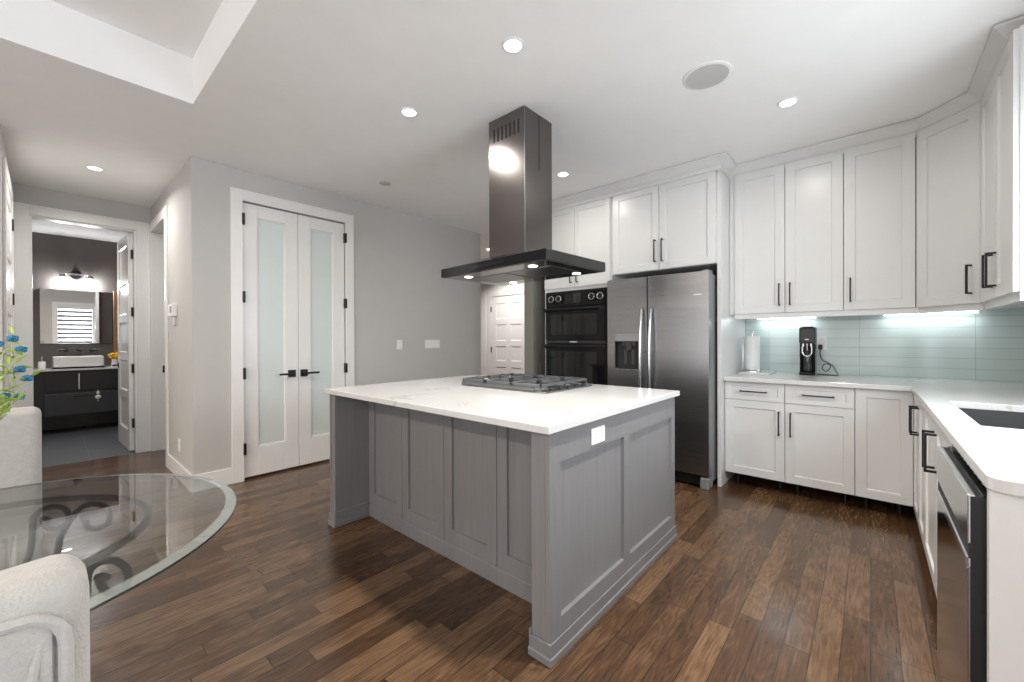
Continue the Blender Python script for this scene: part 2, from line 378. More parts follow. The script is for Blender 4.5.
# ------------------------------------------------------------------ mesh helpers
class MB:
    """collects shapes (world coordinates) into ONE mesh"""
    def __init__(self): self.bm = bmesh.new()
    def _merge(self, t, mtx=None):
        if mtx is not None: bmesh.ops.transform(t, matrix=mtx, verts=t.verts)
        me = bpy.data.meshes.new('tmp'); t.to_mesh(me); t.free()
        self.bm.from_mesh(me); bpy.data.meshes.remove(me)
        return self
    def box(self, x0, x1, y0, y1, z0, z1, bev=0.0, seg=1, mtx=None):
        t = bmesh.new()
        bmesh.ops.create_cube(t, size=1)
        for v in t.verts:
            v.co = Vector(((x0 + x1) / 2 + v.co.x * (x1 - x0), (y0 + y1) / 2 + v.co.y * (y1 - y0), (z0 + z1) / 2 + v.co.z * (z1 - z0)))
        if bev > 0:
            bmesh.ops.bevel(t, geom=t.edges[:], offset=bev, segments=seg, profile=0.5, affect='EDGES')
        return self._merge(t, mtx)
    def prism(self, pts, z0, z1, mtx=None, bev=0.0):
        t = bmesh.new()
        f = t.faces.new([t.verts.new((p[0], p[1], z0)) for p in pts])
        r = bmesh.ops.extrude_face_region(t, geom=[f])
        for v in r['geom']:
            if isinstance(v, bmesh.types.BMVert): v.co.z = z1
        bmesh.ops.recalc_face_normals(t, faces=t.faces[:])
        if bev: bmesh.ops.bevel(t, geom=t.edges[:], offset=bev, segments=1, affect='EDGES')
        return self._merge(t, mtx)
    def cyl(self, p0, p1, r0, r1=None, n=24, caps=True):
        r1 = r0 if r1 is None else r1
        p0, p1 = Vector(p0), Vector(p1)
        d = p1 - p0
        t = bmesh.new()
        bmesh.ops.create_cone(t, cap_ends=caps, segments=n, radius1=r0, radius2=max(r1, 1e-5), depth=d.length)
        q = d.to_track_quat('Z', 'Y').to_matrix().to_4x4()
        return self._merge(t, Matrix.Translation((p0 + p1) / 2) @ q)
    def lathe(self, prof, n=48, center=(0, 0, 0)):
        t = bmesh.new(); rings = []
        for r, z in prof:
            if r < 1e-6: rings.append([t.verts.new((0, 0, z))])
            else: rings.append([t.verts.new((r * math.cos(2 * PI * k / n), r * math.sin(2 * PI * k / n), z)) for k in range(n)])
        for a, b in zip(rings, rings[1:]):
            for k in range(n):
                k2 = (k + 1) % n
                if len(a) == 1 and len(b) == 1: continue
                if len(a) == 1: t.faces.new((a[0], b[k2], b[k]))
                elif len(b) == 1: t.faces.new((a[k], a[k2], b[0]))
                else: t.faces.new((a[k], a[k2], b[k2], b[k]))
        bmesh.ops.recalc_face_normals(t, faces=t.faces[:])
        return self._merge(t, Matrix.Translation(center))
    def tube(self, pts, rad, n=10, closed=False):
        pts = [Vector(p) for p in pts]; N = len(pts)
        rads = rad if isinstance(rad, (list, tuple)) else [rad] * N
        t = bmesh.new(); rings = []; up = None
        for i, p in enumerate(pts):
            a = pts[(i - 1) % N] if (closed or i > 0) else p
            b = pts[(i + 1) % N] if (closed or i < N - 1) else p
            d = (b - a).normalized()
            if up is None: up = d.orthogonal().normalized()
            up = (up - d * up.dot(d)).normalized()
            s = d.cross(up)
            rings.append([t.verts.new(p + (up * math.cos(2 * PI * k / n) + s * math.sin(2 * PI * k / n)) * rads[i]) for k in range(n)])
        pairs = list(zip(rings, rings[1:])) + ([(rings[-1], rings[0])] if closed else [])
        for a, b in pairs:
            for k in range(n): t.faces.new((a[k], a[(k + 1) % n], b[(k + 1) % n], b[k]))
        if not closed:
            t.faces.new(rings[0][::-1]); t.faces.new(rings[-1])
        bmesh.ops.recalc_face_normals(t, faces=t.faces[:])
        return self._merge(t)
    def ball(self, c, r, sx=1, sy=1, sz=1, n=16):
        t = bmesh.new()
        bmesh.ops.create_uvsphere(t, u_segments=n, v_segments=max(6, n // 2), radius=r)
        return self._merge(t, Matrix.Translation(c) @ Matrix.Diagonal((sx, sy, sz, 1)))
    def panel(self, W, H, T, panels, depth=0.009, slope=0.008, mtx=None, bev=0.0015):
        """board W x H x T in local x, z; front faces local -y at y=-T; listed (x0,x1,z0,z1) areas are recessed"""
        t = bmesh.new()
        xs = sorted({0.0, W} | {p[0] for p in panels} | {p[1] for p in panels})
        zs = sorted({0.0, H} | {p[2] for p in panels} | {p[3] for p in panels})
        V = [[t.verts.new((x, -T, z)) for z in zs] for x in xs]
        rec = []
        for i in range(len(xs) - 1):
            for j in range(len(zs) - 1):
                f = t.faces.new((V[i][j], V[i + 1][j], V[i + 1][j + 1], V[i][j + 1]))
                cx, cz = (xs[i] + xs[i + 1]) / 2, (zs[j] + zs[j + 1]) / 2
                if any(p[0] < cx < p[1] and p[2] < cz < p[3] for p in panels): rec.append(f)
        bv = [e for e in t.edges if e.is_boundary]
        r = bmesh.ops.extrude_edge_only(t, edges=bv)
        nv = [v for v in r['geom'] if isinstance(v, bmesh.types.BMVert)]
        for v in nv: v.co.y = 0.0
        be = [e for e in t.edges if e.is_boundary]
        bmesh.ops.contextual_create(t, geom=be)
        if rec:
            bmesh.ops.inset_individual(t, faces=rec, thickness=slope, depth=0)
            for f in rec:
                for v in f.verts: v.co.y += depth
        bmesh.ops.recalc_face_normals(t, faces=t.faces[:])
        return self._merge(t, mtx)
    def build(self, name, mat, parent=None, smooth=False, kind=None, label=None):
        me = bpy.data.meshes.new(name)
        self.bm.to_mesh(me); self.bm.free()
        me.materials.append(M[mat] if isinstance(mat, str) else mat)
        o = bpy.data.objects.new(name, me); COL.objects.link(o)
        if parent is not None:
            o.parent = parent
            loc, rot = WORLDLOC[parent.name]
            me.transform(Matrix.Rotation(-rot, 4, 'Z') @ Matrix.Translation(-loc))
            WORLDLOC[o.name] = (loc, rot)
        else:
            WORLDLOC[o.name] = (Vector((0, 0, 0)), 0.0)
        if smooth:
            for p in me.polygons: p.use_smooth = True
            try: me.set_sharp_from_angle(angle=math.radians(38))
            except Exception: pass
        if kind: o['kind'] = kind
        if label: o['label'] = label
        return o
def tag(o, label, cat, group=None, kind=None):
    o['label'] = label; o['category'] = cat
    if group: o['group'] = group
    if kind: o['kind'] = kind
    return o
def thing(name, label, cat, loc=(0, 0, 0), rot=0.0, group=None, kind=None):
    o = bpy.data.objects.new(name, None); COL.objects.link(o)
    o.empty_display_size = 0.1
    o.location = loc; o.rotation_euler = (0, 0, rot)
    WORLDLOC[o.name] = (Vector(loc), rot)
    return tag(o, label, cat, group, kind)
def dup(root, loc, rot, label, group=None):
    def rec(o, parent):
        c = o.copy(); COL.objects.link(c)
        if parent is not None: c.parent = parent
        for ch in o.children: rec(ch, c)
        return c
    r = rec(root, None)
    r.location = loc; r.rotation_euler = (0, 0, rot); r['label'] = label
    if group: r['group'] = group
    return r
def struct(mb, name, mat, label, cat):
    return tag(mb.build(name, mat), label, cat, kind='structure')
def faceto(x, y, z, n):
    """matrix for MB.panel: local x runs along the wall, local -y looks along direction n"""
    rot = {'-y': 0.0, '+x': PI / 2, '+y': PI, '-x': -PI / 2}.get(n, n)
    return Matrix.Translation((x, y, z)) @ Matrix.Rotation(rot, 4, 'Z')
def shaker(W, H, T, mtx, name, mat, parent, rail=0.06, depth=0.009, slope=0.007):
    return MB().panel(W, H, T, [(rail, W - rail, rail, H - rail)], depth, slope, mtx).build(name, mat, parent)

H = 2.735
YB = 4.58      # back wall face
XR = 0.87      # right wall face
XL = -4.15     # grey left wall face

# ------------------------------------------------------------------ room shell
struct(MB().box(-6.09, 1.1, -4.6, 5.7, -0.1, 0), 'floor', 'floor', 'dark brown hardwood plank floor running through the kitchen', 'floor')
struct(MB().box(-8.8, -6.09, -1.3, 1.3, -0.1, 0.0), 'floor_bathroom', 'bathfloor', 'blue grey tiled floor of the powder room', 'floor')
mb = MB()
mb.box(-3.223, 1.1, 0.621, 5.7, H, 3.02)
mb.box(-8.8, -3.223, -4.6, 5.7, H, 3.02)
mb.box(-3.4, 1.1, -4.6, 0.75, 3.02, 3.1)
struct(mb, 'ceiling', 'ceiling', 'flat white ceiling with a raised section at upper left', 'ceiling')
mb = MB()
mb.box(XL - 0.12, XL, 0.785, 1.142, 0, H).box(XL - 0.12, XL, 2.078, 4.06, 0, H).box(XL - 0.12, XL, 1.142, 2.078, 2.465, H)
struct(mb, 'wall_left', 'wall', 'light greige wall holding the frosted glass double doors', 'wall')
mb = MB()
mb.box(-5.22, XL - 0.12, 0.785, 0.905, 0, H).box(-6.09, -5.22, 0.785, 0.905, 2.53, H)
struct(mb, 'wall_hall_right', 'wall', 'short greige hall wall beside the powder room carrying the thermostat', 'wall')
mb = MB()
mb.box(-6.21, -6.09, -1.3, -0.10, 0, H).box(-6.21, -6.09, 0.66, 2.4, 0, H).box(-6.21, -6.09, -0.10, 0.66, 2.455, H)
struct(mb, 'wall_hall_end', 'wall', 'greige wall around the powder room doorway', 'wall')
struct(MB().box(-6.09, -4.5, -0.32, -0.2, 0, H), 'wall_hall_left', 'wall', 'hall wall at the left picture edge behind the panelled door', 'wall')
struct(MB().box(-4.62, -4.5, -4.6, -0.32, 0, H), 'wall_living_left', 'wall', 'living room side wall beyond the left picture edge', 'wall')
# storage room behind the side opening of the hall
struct(MB().box(-6.09, -5.0, 2.1, 2.2, 0, H), 'wall_closet_back', 'cream', 'pale wall inside the side room off the hall', 'wall')
struct(MB().box(-5.1, -5.0, 0.905, 2.1, 0, H), 'wall_closet_side', 'cream', 'pale wall between the side room and pantry', 'wall')
# back wall of kitchen, stub beside oven tower
mb = MB(); mb.box(-2.73, 1.1, YB, YB + 0.12, 0, H)
struct(mb, 'wall_back', 'cream', 'kitchen wall behind the white cabinets and refrigerator', 'wall')
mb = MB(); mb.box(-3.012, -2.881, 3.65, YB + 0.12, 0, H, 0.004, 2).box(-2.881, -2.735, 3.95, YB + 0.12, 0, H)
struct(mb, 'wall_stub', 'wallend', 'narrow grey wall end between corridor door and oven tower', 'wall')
mb = MB(); mb.box(-6.2, -2.735, 5.52, 5.64, 0, H)
struct(mb, 'wall_corridor', 'cream', 'pale corridor wall around the six panel door', 'wall')
struct(MB().box(-6.2, -6.09, 2.4, 5.52, 0, H), 'wall_corridor_left', 'cream', 'pale end wall of the corridor behind the pantry', 'wall')
struct(MB().box(-2.881, -2.735, YB + 0.12, 5.52, 0, H), 'wall_corridor_right', 'cream', 'corridor side wall behind the oven tower', 'wall')
mb = MB()
mb.box(XR, XR + 0.14, 0.95, 1.6, 0, 3.02).box(XR, XR + 0.14, 2.8, YB, 0, 3.02).box(XR, XR + 0.14, 1.6, 2.8, 0, 1.08).box(XR, XR + 0.14, 1.6, 2.8, 2.16, 3.02).box(XR, XR + 0.14, -0.6, 0.22, 0, 3.02).box(XR, XR + 0.14, -4.6, -3.6, 0, 3.02).box(XR, XR + 0.14, -3.6, -0.6, 2.3, 3.02).box(XR, XR + 0.14, 0.22, 0.95, 0, 0.85).box(XR, XR + 0.14, 0.22, 0.95, 2.3, 3.02)
struct(mb, 'wall_right', 'wall', 'wall behind the sink counter at the right', 'wall')
mb = MB()
mb.box(-4.62, -3.4, -4.55, -4.43, 0, 3.02).box(0.6, 1.0, -4.55, -4.43, 0, 3.02).box(-3.4, 0.6, -4.55, -4.43, 0, 0.25).box(-3.4, 0.6, -4.55, -4.43, 2.45, 3.02)
struct(mb, 'wall_front', 'wall', 'living room wall with the large window behind the viewer', 'wall')
mb = MB()
for x in (-3.4, -2.08, -0.72, 0.54): mb.box(x, x + 0.06, -4.53, -4.45, 0.25, 2.45)
mb.box(-3.4, 0.6, -4.53, -4.45, 0.25, 0.32).box(-3.4, 0.6, -4.53, -4.45, 2.38, 2.45)
win2 = struct(mb, 'window_2', 'trim', 'large white framed living room window behind the viewer', 'window')
# window with striped shade, seen in the powder room mirror
t = thing('window_1', 'white cased window with grey striped shade reflected in the mirror', 'window', (XR, 0.585, 0.85), kind='structure')
mb = MB()
mb.box(XR - 0.02, XR, 0.12, 0.22, 0.75, 2.4).box(XR - 0.02, XR, 0.95, 1.05, 0.75, 2.4).box(XR - 0.02, XR, 0.22, 0.95, 2.3, 2.4).box(XR - 0.02, XR, 0.22, 0.95, 0.75, 0.85)
mb.build('window_casing', 'trim', t)
MB().box(XR + 0.03, XR + 0.034, 0.23, 0.94, 0.86, 2.28).build('window_shade', 'blind', t)
MB().box(XR + 0.005, XR + 0.07, 0.23, 0.94, 2.24, 2.299, 0.01).build('shade_cassette', 'trim', t)

t = thing('window_3', 'white framed window over the kitchen sink beyond the right edge', 'window', (XR, 2.2, 1.08), kind='structure')
mb = MB()
mb.box(XR - 0.02, XR, 1.51, 1.6, 0.99, 2.25).box(XR - 0.02, XR, 2.8, 2.89, 0.99, 2.25).box(XR - 0.02, XR, 1.6, 2.8, 2.16, 2.25).box(XR - 0.02, XR, 1.6, 2.8, 0.99, 1.08)
mb.build('window_casing', 'trim', t)
mb = MB()
mb.box(XR + 0.06, XR + 0.1, 1.6, 1.65, 1.08, 2.16).box(XR + 0.06, XR + 0.1, 2.75, 2.8, 1.08, 2.16).box(XR + 0.06, XR + 0.1, 2.18, 2.22, 1.08, 2.16).box(XR + 0.06, XR + 0.1, 1.65, 2.75, 1.08, 1.13).box(XR + 0.06, XR + 0.1, 1.65, 2.75, 2.11, 2.16)
mb.build('sash', 'trim', t)
mb = MB()
for y in (-3.6, -2.13, -0.66): mb.box(XR + 0.04, XR + 0.1, y, y + 0.06, 0, 2.3)
mb.box(XR + 0.04, XR + 0.1, -3.6, -0.6, 0, 0.06).box(XR + 0.04, XR + 0.1, -3.6, -0.6, 2.24, 2.3)
struct(mb, 'window_4', 'trim', 'white framed patio window of the living side beyond the right edge', 'window')
# powder room walls
struct(MB().box(-8.74, -8.62, -1.3, 1.3, 0, H), 'wall_bathroom_back', 'bathwall', 'dark taupe powder room wall behind the mirror and vanity', 'wall')
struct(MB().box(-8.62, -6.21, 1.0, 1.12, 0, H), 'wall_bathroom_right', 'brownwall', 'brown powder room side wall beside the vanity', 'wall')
struct(MB().box(-8.62, -6.21, -0.82, -0.7, 0, H), 'wall_bathroom_left', 'bathwhite', 'pale powder room side wall left of the vanity', 'wall')

# ------------------------------------------------------------------ trims
def casing(name, rects, mat, label):
    mb = MB()
    for r in rects: mb.box(*r, 0.003)
    return struct(mb, name, mat, label, 'door casing')
casing('trim_1', [(XL, XL + 0.02, 1.05, 1.142, 0, 2.56), (XL, XL + 0.02, 2.078, 2.165, 0, 2.56), (XL, XL + 0.02, 1.142, 2.078, 2.465, 2.56)], 'trim', 'wide white casing framing the frosted glass double doors')
casing('trim_2', [(-6.09, -6.07, -0.2, -0.10, 0, 2.555), (-6.09, -6.07, 0.66, 0.772, 0, 2.555), (-6.09, -6.07, -0.10, 0.66, 2.455, 2.555),
                  (-6.21, -6.09, -0.102, -0.085, 0, 2.455), (-6.21, -6.09, 0.645, 0.662, 0, 2.455), (-6.21, -6.09, -0.085, 0.645, 2.44, 2.456)], 'trim', 'white casing around the powder room doorway')
casing('trim_3', [(-5.22, -5.13, 0.768, 0.785, 0, 2.55), (-6.07, -5.22, 0.768, 0.785, 2.45, 2.55), (-5.235, -5.22, 0.785, 1.0, 0, 2.53), (-6.09, -6.03, 0.773, 1.05, 0, 2.45), (-6.03, -5.235, 0.785, 1.05, 2.45, 2.53)], 'trim', 'white jamb and casing of the side opening next to the thermostat')
strike = tag(MB().box(-6.03, -6.026, 0.868, 0.9, 0.875, 0.955, 0.001).build('strike_plate', 'black'), 'small black strike plate on the white jamb of the side opening', 'strike plate')
casing('trim_4', [(-5.445, -5.345, 5.5, 5.52, 0, 2.13), (-5.345, -4.50, 5.5, 5.52, 2.035, 2.13), (-4.50, -4.40, 5.5, 5.52, 0, 2.13)], 'doorwarm', 'white casing of the corridor door behind the island')
casing('trim_5', [(-5.60, -5.485, 5.502, 5.52, 0, H)], 'trim', 'narrow white upright board left of the corridor door')
# baseboards
def base(name, rects, label):
    mb = MB()
    for (x0, x1, y0, y1) in rects: mb.box(x0, x1, y0, y1, 0, 0.14, 0.003)
    struct(mb, name, 'trim', label, 'baseboard')
base('baseboard_left', [(XL, XL + 0.015, 0.785, 1.05), (XL, XL + 0.015, 2.165, 4.06)], 'white baseboard at the foot of the greige wall')
base('baseboard_hall', [(-5.13, XL + 0.015, 0.77, 0.785)], 'white baseboard under the thermostat in the hall')

# crown moulding over the cabinets
def sweep_crown(path, name, label):
    prof = [(0.06, H - 0.004), (0.0, H - 0.004), (0.0, H - 0.016), (0.012, H - 0.026), (0.042, H - 0.066), (0.056, H - 0.078), (0.056, H - 0.106), (0.085, H - 0.106)]
    bm = bmesh.new(); rows = []
    P = [Vector(p) for p in path]
    for i, p in enumerate(P):
        ns = []
        for a, b in ((i - 1, i), (i, i + 1)):
            if 0 <= a and b < len(P):
                d = (P[b] - P[a]).normalized(); ns.append(Vector((-d.y, d.x)))
        n = (ns[0] + ns[-1]).normalized(); k = 1 / max(0.3, n.dot(ns[0]))
        rows.append([bm.verts.new((p.x + n.x * k * o, p.y + n.y * k * o, z)) for o, z in prof])
    for a, b in zip(rows, rows[1:]):
        for k in range(len(prof) - 1): bm.faces.new((a[k], a[k + 1], b[k + 1], b[k]))
    bmesh.ops.recalc_face_normals(bm, faces=bm.faces[:])
    bmesh.ops.solidify(bm, geom=bm.faces[:], thickness=0.004)
    m = MB(); m.bm.free(); m.bm = bm
    return struct(m, name, 'cab', label, 'crown moulding')
sweep_crown([(-2.75, 3.59), (-0.863, 3.59), (-0.863, 3.917), (0.234, 3.917), (0.445, 3.703), (0.445, 3.0), (XR, 3.0)], 'trim_6', 'white crown moulding stepping along the top of the cabinets')

# ------------------------------------------------------------------ doors
def hinge(name, x0, x1, y0, y1, z, parent):
    return MB().box(x0, x1, y0, y1, z - 0.05, z + 0.05, 0.001).build(name, 'black', parent)
def french(name, y0, y1, handle_y, lever_dir, hinge_y, label):
    t = thing(name, label, 'door', (XL - 0.02, (y0 + y1) / 2, 0), kind='structure')
    W = y1 - y0
    g0, g1 = 0.113, W - 0.113
    mb = MB()
    x0, x1 = XL - 0.05, XL - 0.012
    mb.box(x0, x1, y0, y0 + g0, 0.02, 2.455, 0.002).box(x0, x1, y1 - 0.113, y1, 0.02, 2.455, 0.002)
    mb.box(x0, x1, y0 + g0, y1 - 0.113, 0.02, 0.275, 0.002).box(x0, x1, y0 + g0, y1 - 0.113, 2.34, 2.455, 0.002)
    mb.build('door_frame', 'door', t)
    mb = MB()
    a0, a1, b0, b1 = y0 + g0, y1 - 0.113, 0.275, 2.34
    for r in ((a0, a0 + 0.012, b0, b1), (a1 - 0.012, a1, b0, b1), (a0, a1, b0, b0 + 0.012), (a0, a1, b1 - 0.012, b1)):
        mb.box(XL - 0.036, XL - 0.020, r[0], r[1], r[2], r[3], 0.003)
    mb.build('glass_bead', 'door', t)
    MB().box(XL - 0.034, XL - 0.028, a0, a1, b0, b1).build('glass_pane', 'frost', t)
    h = MB().box(XL - 0.012, XL - 0.002, handle_y - 0.034, handle_y + 0.034, 0.885, 0.953, 0.002)
    h.cyl((XL - 0.004, handle_y, 0.919), (XL + 0.045, handle_y, 0.919), 0.011)
    e = handle_y + lever_dir * 0.125
    h.box(XL + 0.032, XL + 0.052, min(handle_y - 0.011 * lever_dir, e), max(handle_y - 0.011 * lever_dir, e), 0.910, 0.928, 0.003)
    h.build('lever_handle', 'black', t)
    for z in (0.28, 0.945, 1.62, 2.305): hinge('hinge', XL - 0.012, XL + 0.026, hinge_y - 0.011, hinge_y + 0.011, z, t)
french('door_1', 1.148, 1.609, 1.548, -1, 1.146, 'left leaf of the white double doors with frosted glass')
french('door_2', 1.613, 2.072, 1.660, 1, 2.074, 'right leaf of the white double doors with frosted glass')
# powder room door, standing open into the powder room
ang = math.atan2(0.618 - 0.642, -0.75)
L = 0.755
t = thing('door_3', 'open white five panel door of the powder room', 'door', (-6.20, 0.642, 0), kind='structure')
# local x along the leaf from the far edge to the hinge, front looks toward -y side
far = Vector((-6.20 + math.cos(ang) * L, 0.642 + math.sin(ang) * L, 0.012))
mt = Matrix.Translation(far) @ Matrix.Rotation(ang + PI, 4, 'Z')
pn = []
pz = [0.22 + k * 0.435 for k in range(5)]
for z in pz: pn.append((0.11, L - 0.11, z, z + 0.35))
MB().panel(L, 2.425, 0.038, pn, 0.012, 0.02, mt).build('door_leaf', 'door', t)
hd = MB()
hp = mt @ Vector((0.06, -0.038, 0.93))
hq = mt @ Vector((0.06, -0.09, 0.93)); hr = mt @ Vector((0.18, -0.09, 0.93))
hd.cyl(hp, hq, 0.011).tube([mt @ Vector((0.05, -0.09, 0.93)), hr], 0.010).cyl(hp, mt @ Vector((0.06, -0.044, 0.93)), 0.032)
hd.build('lever_handle', 'black', t)
for z in (0.32, 0.93, 1.56, 2.2): MB().box(-6.205, -6.165, 0.625, 0.647, z - 0.05, z + 0.05, 0.001).build('hinge', 'black', t)
# door in the left hall wall
t = thing('door_4', 'white panelled hall door at the left picture edge', 'door', (-5.2, -0.2, 0), kind='structure')
pn = [(0.12, 0.72, 0.22 + k * 0.435, 0.22 + k * 0.435 + 0.35) for k in range(5)]
MB().panel(0.84, 2.425, 0.012, pn, 0.008, 0.015, faceto(-4.72, -0.2, 0.012, '+y')).build('door_leaf', 'door', t)
for z in (0.32, 0.95, 1.6, 2.24): MB().box(-5.575, -5.555, -0.2, -0.178, z - 0.05, z + 0.05, 0.001).build('hinge', 'black', t)
casing('trim_7', [(-5.67, -5.572, -0.2, -0.183, 0, 2.55), (-4.708, -4.61, -0.2, -0.183, 0, 2.55), (-5.572, -4.708, -0.2, -0.183, 2.45, 2.55)], 'trim', 'white casing of the hall door at the left edge')
# corridor door
t = thing('door_5', 'white six panel door at the far end behind the cooktop', 'door', (-4.92, 5.52, 0), kind='structure')
pn = []
for (a, b) in ((0.11, 0.36), (0.475, 0.725)):
    pn += [(a, b, 1.60, 1.89), (a, b, 1.20, 1.50), (a, b, 0.83, 1.10), (a, b, 0.22, 0.72)]
MB().panel(0.835, 2.01, 0.012, pn, 0.008, 0.022, faceto(-5.34, 5.52, 0.012, '-y')).build('door_leaf', 'doorwarm', t)
for z in (0.3, 1.05, 1.8): MB().box(-5.352, -5.335, 5.495, 5.51, z - 0.05, z + 0.05).build('hinge', 'black', t)

# ------------------------------------------------------------------ pulls
def pull_v(x, y, z0, z1, n, parent, off=0.035, r=0.0048):
    """vertical bar pull; n = outward direction (unit xy)"""
    n = Vector((n[0], n[1], 0)).normalized()
    p = Vector((x, y, 0)) + n * off
    ang = math.atan2(n.y, n.x)
    mb = MB()
    mt = Matrix.Translation((p.x, p.y, 0)) @ Matrix.Rotation(ang, 4, 'Z')
    mb.box(-r, r, -r, r, z0, z1, 0.001, mtx=mt)
    for z in (z0 + r, z1 - r): mb.box(-off, 0, -r, r, z - r, z + r, mtx=mt)
    return mb.build('handle', 'black', parent)
def pull_h(x0, x1, y, z, parent, off=0.035, r=0.0048):
    mb = MB().box(x0, x1, y - off - r, y - off + r, z - r, z + r, 0.001)
    for x in (x0 + r, x1 - r): mb.box(x - r, x + r, y - off, y, z - r, z + r)
    return mb.build('handle', 'black', parent)
def legs(parent, pts):
    for x, y in pts: MB().cyl((x, y, 0), (x, y, 0.11), 0.018, 0.014, 16).build('leg', 'black', parent, smooth=True)

# ------------------------------------------------------------------ refrigerator wall
tag(MB().box(-0.962, -0.932, 3.70, YB, 0, 2.645, 0.001).build('cabinet_panel', 'cab'), 'tall white end panel between refrigerator and base cabinets', 'cabinet panel')
t = thing('wall_cabinet', 'white two door cabinet above the refrigerator', 'cabinet', (-1.44, 3.66, 1.864), group='white wall cabinets')
MB().box(-1.913, -0.964, 3.682, YB, 1.864, 2.645).build('body', 'cab', t)
d = shaker(0.453, 0.765, 0.02, faceto(-1.893, 3.682, 1.868, '-y'), 'door', 'cab', t); pull_v(-1.472, 3.662, 1.935, 2.135, (0, -1), d)
d = shaker(0.469, 0.765, 0.02, faceto(-1.436, 3.682, 1.868, '-y'), 'door', 'cab', t); pull_v(-1.405, 3.662, 1.935, 2.135, (0, -1), d)
# oven tower
t = thing('oven_cabinet', 'tall white cabinet tower that houses the double oven', 'cabinet', (-2.33, 3.66, 0))
mb = MB()
mb.box(-2.728, -2.711, 3.675, YB - 0.01, 0, 2.645).box(-1.958, -1.915, 3.675, YB - 0.01, 0, 2.645)
mb.box(-2.711, -1.958, 3.68, YB - 0.01, 1.752, 2.645).box(-2.711, -1.958, 3.68, YB - 0.01, 0.08, 0.50).box(-2.711, -1.958, YB - 0.03, YB - 0.01, 0.5, 1.752)
mb.build('body', 'cab', t)
d = shaker(0.388, 0.845, 0.02, faceto(-2.725, 3.68, 1.788, '-y'), 'door', 'cab', t); pull_v(-2.372, 3.66, 1.83, 2.03, (0, -1), d)
d = shaker(0.405, 0.845, 0.02, faceto(-2.332, 3.68, 1.788, '-y'), 'door', 'cab', t); pull_v(-2.295, 3.66, 1.83, 2.03, (0, -1), d)
d = MB().panel(0.78, 0.38, 0.02, [(0.06, 0.72, 0.06, 0.32)], 0.009, 0.007, faceto(-2.725, 3.68, 0.10, '-y')).build('drawer', 'cab', t); pull_h(-2.5, -2.16, 3.66, 0.40, d)
# double oven
t = thing('double_oven', 'black built-in double wall oven beside the refrigerator', 'oven', (-2.335, 3.66, 0.5))
MB().box(-2.697, -1.961, 3.662, 4.25, 0.502, 1.750).build('body', 'black', t)
p = MB().box(-2.69, -1.969, 3.635, 3.662, 1.585, 1.742, 0.003).build('control_panel', 'blackgloss', t)
for x in (-2.595, -2.50, -2.10, -2.005):
    k = MB().cyl((x, 3.635, 1.665), (x, 3.60, 1.665), 0.031, 0.027, 28)
    k.box(x - 0.004, x + 0.004, 3.594, 3.60, 1.665 - 0.024, 1.665 + 0.024)
    kk = k.build('knob', 'black', t, smooth=True)
    MB().tube([(x + 0.031 * math.cos(2 * PI * q / 28), 3.603, 1.665 + 0.031 * math.sin(2 * PI * q / 28)) for q in range(28)], 0.0045, 8, closed=True).build('knob_ring', 'chrome', kk, smooth=True)
MB().box(-2.43, -2.24, 3.632, 3.635, 1.615, 1.715).build('display', 'ovenglass', p)
def ovendoor(z0, z1, win0, win1):
    d = MB().box(-2.69, -1.969, 3.628, 3.662, z0, z1, 0.004).build('oven_door', 'blackgloss', t)
    MB().box(-2.615, -2.055, 3.6265, 3.628, win0, win1).build('oven_window', 'ovenglass', d)
    h = MB().cyl((-2.665, 3.573, z1 - 0.025), (-1.965, 3.573, z1 - 0.025), 0.013, n=20)
    for x in (-2.648, -1.983): h.prism([(x - 0.012, 3.562), (x + 0.012, 3.562), (x + 0.012, 3.63), (x - 0.012, 3.63)], z1 - 0.05, z1 - 0.010, bev=0.003)
    h.build('oven_handle', 'black', d, smooth=True)
    return d
ovendoor(1.225, 1.575, 1.285, 1.50)
MB().box(-2.69, -1.969, 3.634, 3.662, 1.195, 1.222).build('vent_strip', 'hooddark', t)
MB().box(-2.38, -2.29, 3.6335, 3.6345, 1.203, 1.213).build('badge', 'tag', t)
ovendoor(0.52, 1.19, 0.62, 1.11)

# refrigerator
t = thing('refrigerator', 'stainless side-by-side refrigerator with ice and water dispenser', 'refrigerator', (-1.432, 3.9, 0))
MB().box(-1.880, -0.983, 3.60, 4.38, 0.045, 1.775, 0.006).build('body', 'steelside', t)
fy = 3.529
a0, a1, b0, b1 = -1.806, -1.553, 0.945, 1.215
dleft = MB().panel(0.387, 1.675, 0.068, [(a0 + 1.884, a1 + 1.884, b0 - 0.115, 1.283 - 0.115)], 0.052, 0.002, faceto(-1.884, 3.597, 0.115, '-y')).build('freezer_door', 'steel', t)
MB().box(-1.490, -0.979, fy, 3.597, 0.115, 1.79, 0.004, 2).build('fridge_door', 'steel', t)
dp = MB().box(a0 + 0.003, a1 - 0.003, 3.574, 3.5805, b0, b1).build('dispenser_recess', 'void', dleft)
MB().box(a0 + 0.002, a1 - 0.002, fy - 0.002, 3.58, b1, 1.281, 0.002).build('dispenser_panel', 'steelside', dleft)
MB().box(a0 + 0.002, a1 - 0.002, fy - 0.004, 3.58, b0 + 0.002, b0 + 0.014, 0.002).build('drip_tray', 'brightsteel', dleft)
sp = MB().prism([(-1.705, 3.55), (-1.655, 3.55), (-1.655, 3.582), (-1.705, 3.582)], 1.13, 1.215, bev=0.004).prism([(-1.745, 3.555), (-1.615, 3.555), (-1.615, 3.58), (-1.745, 3.58)], 1.175, 1.214)
sp.box(-1.735, -1.70, 3.565, 3.572, 1.0, 1.14, 0.003).box(-1.66, -1.625, 3.565, 3.572, 1.0, 1.14, 0.003)
sp.build('dispenser_paddle', 'charcoal2', dleft)
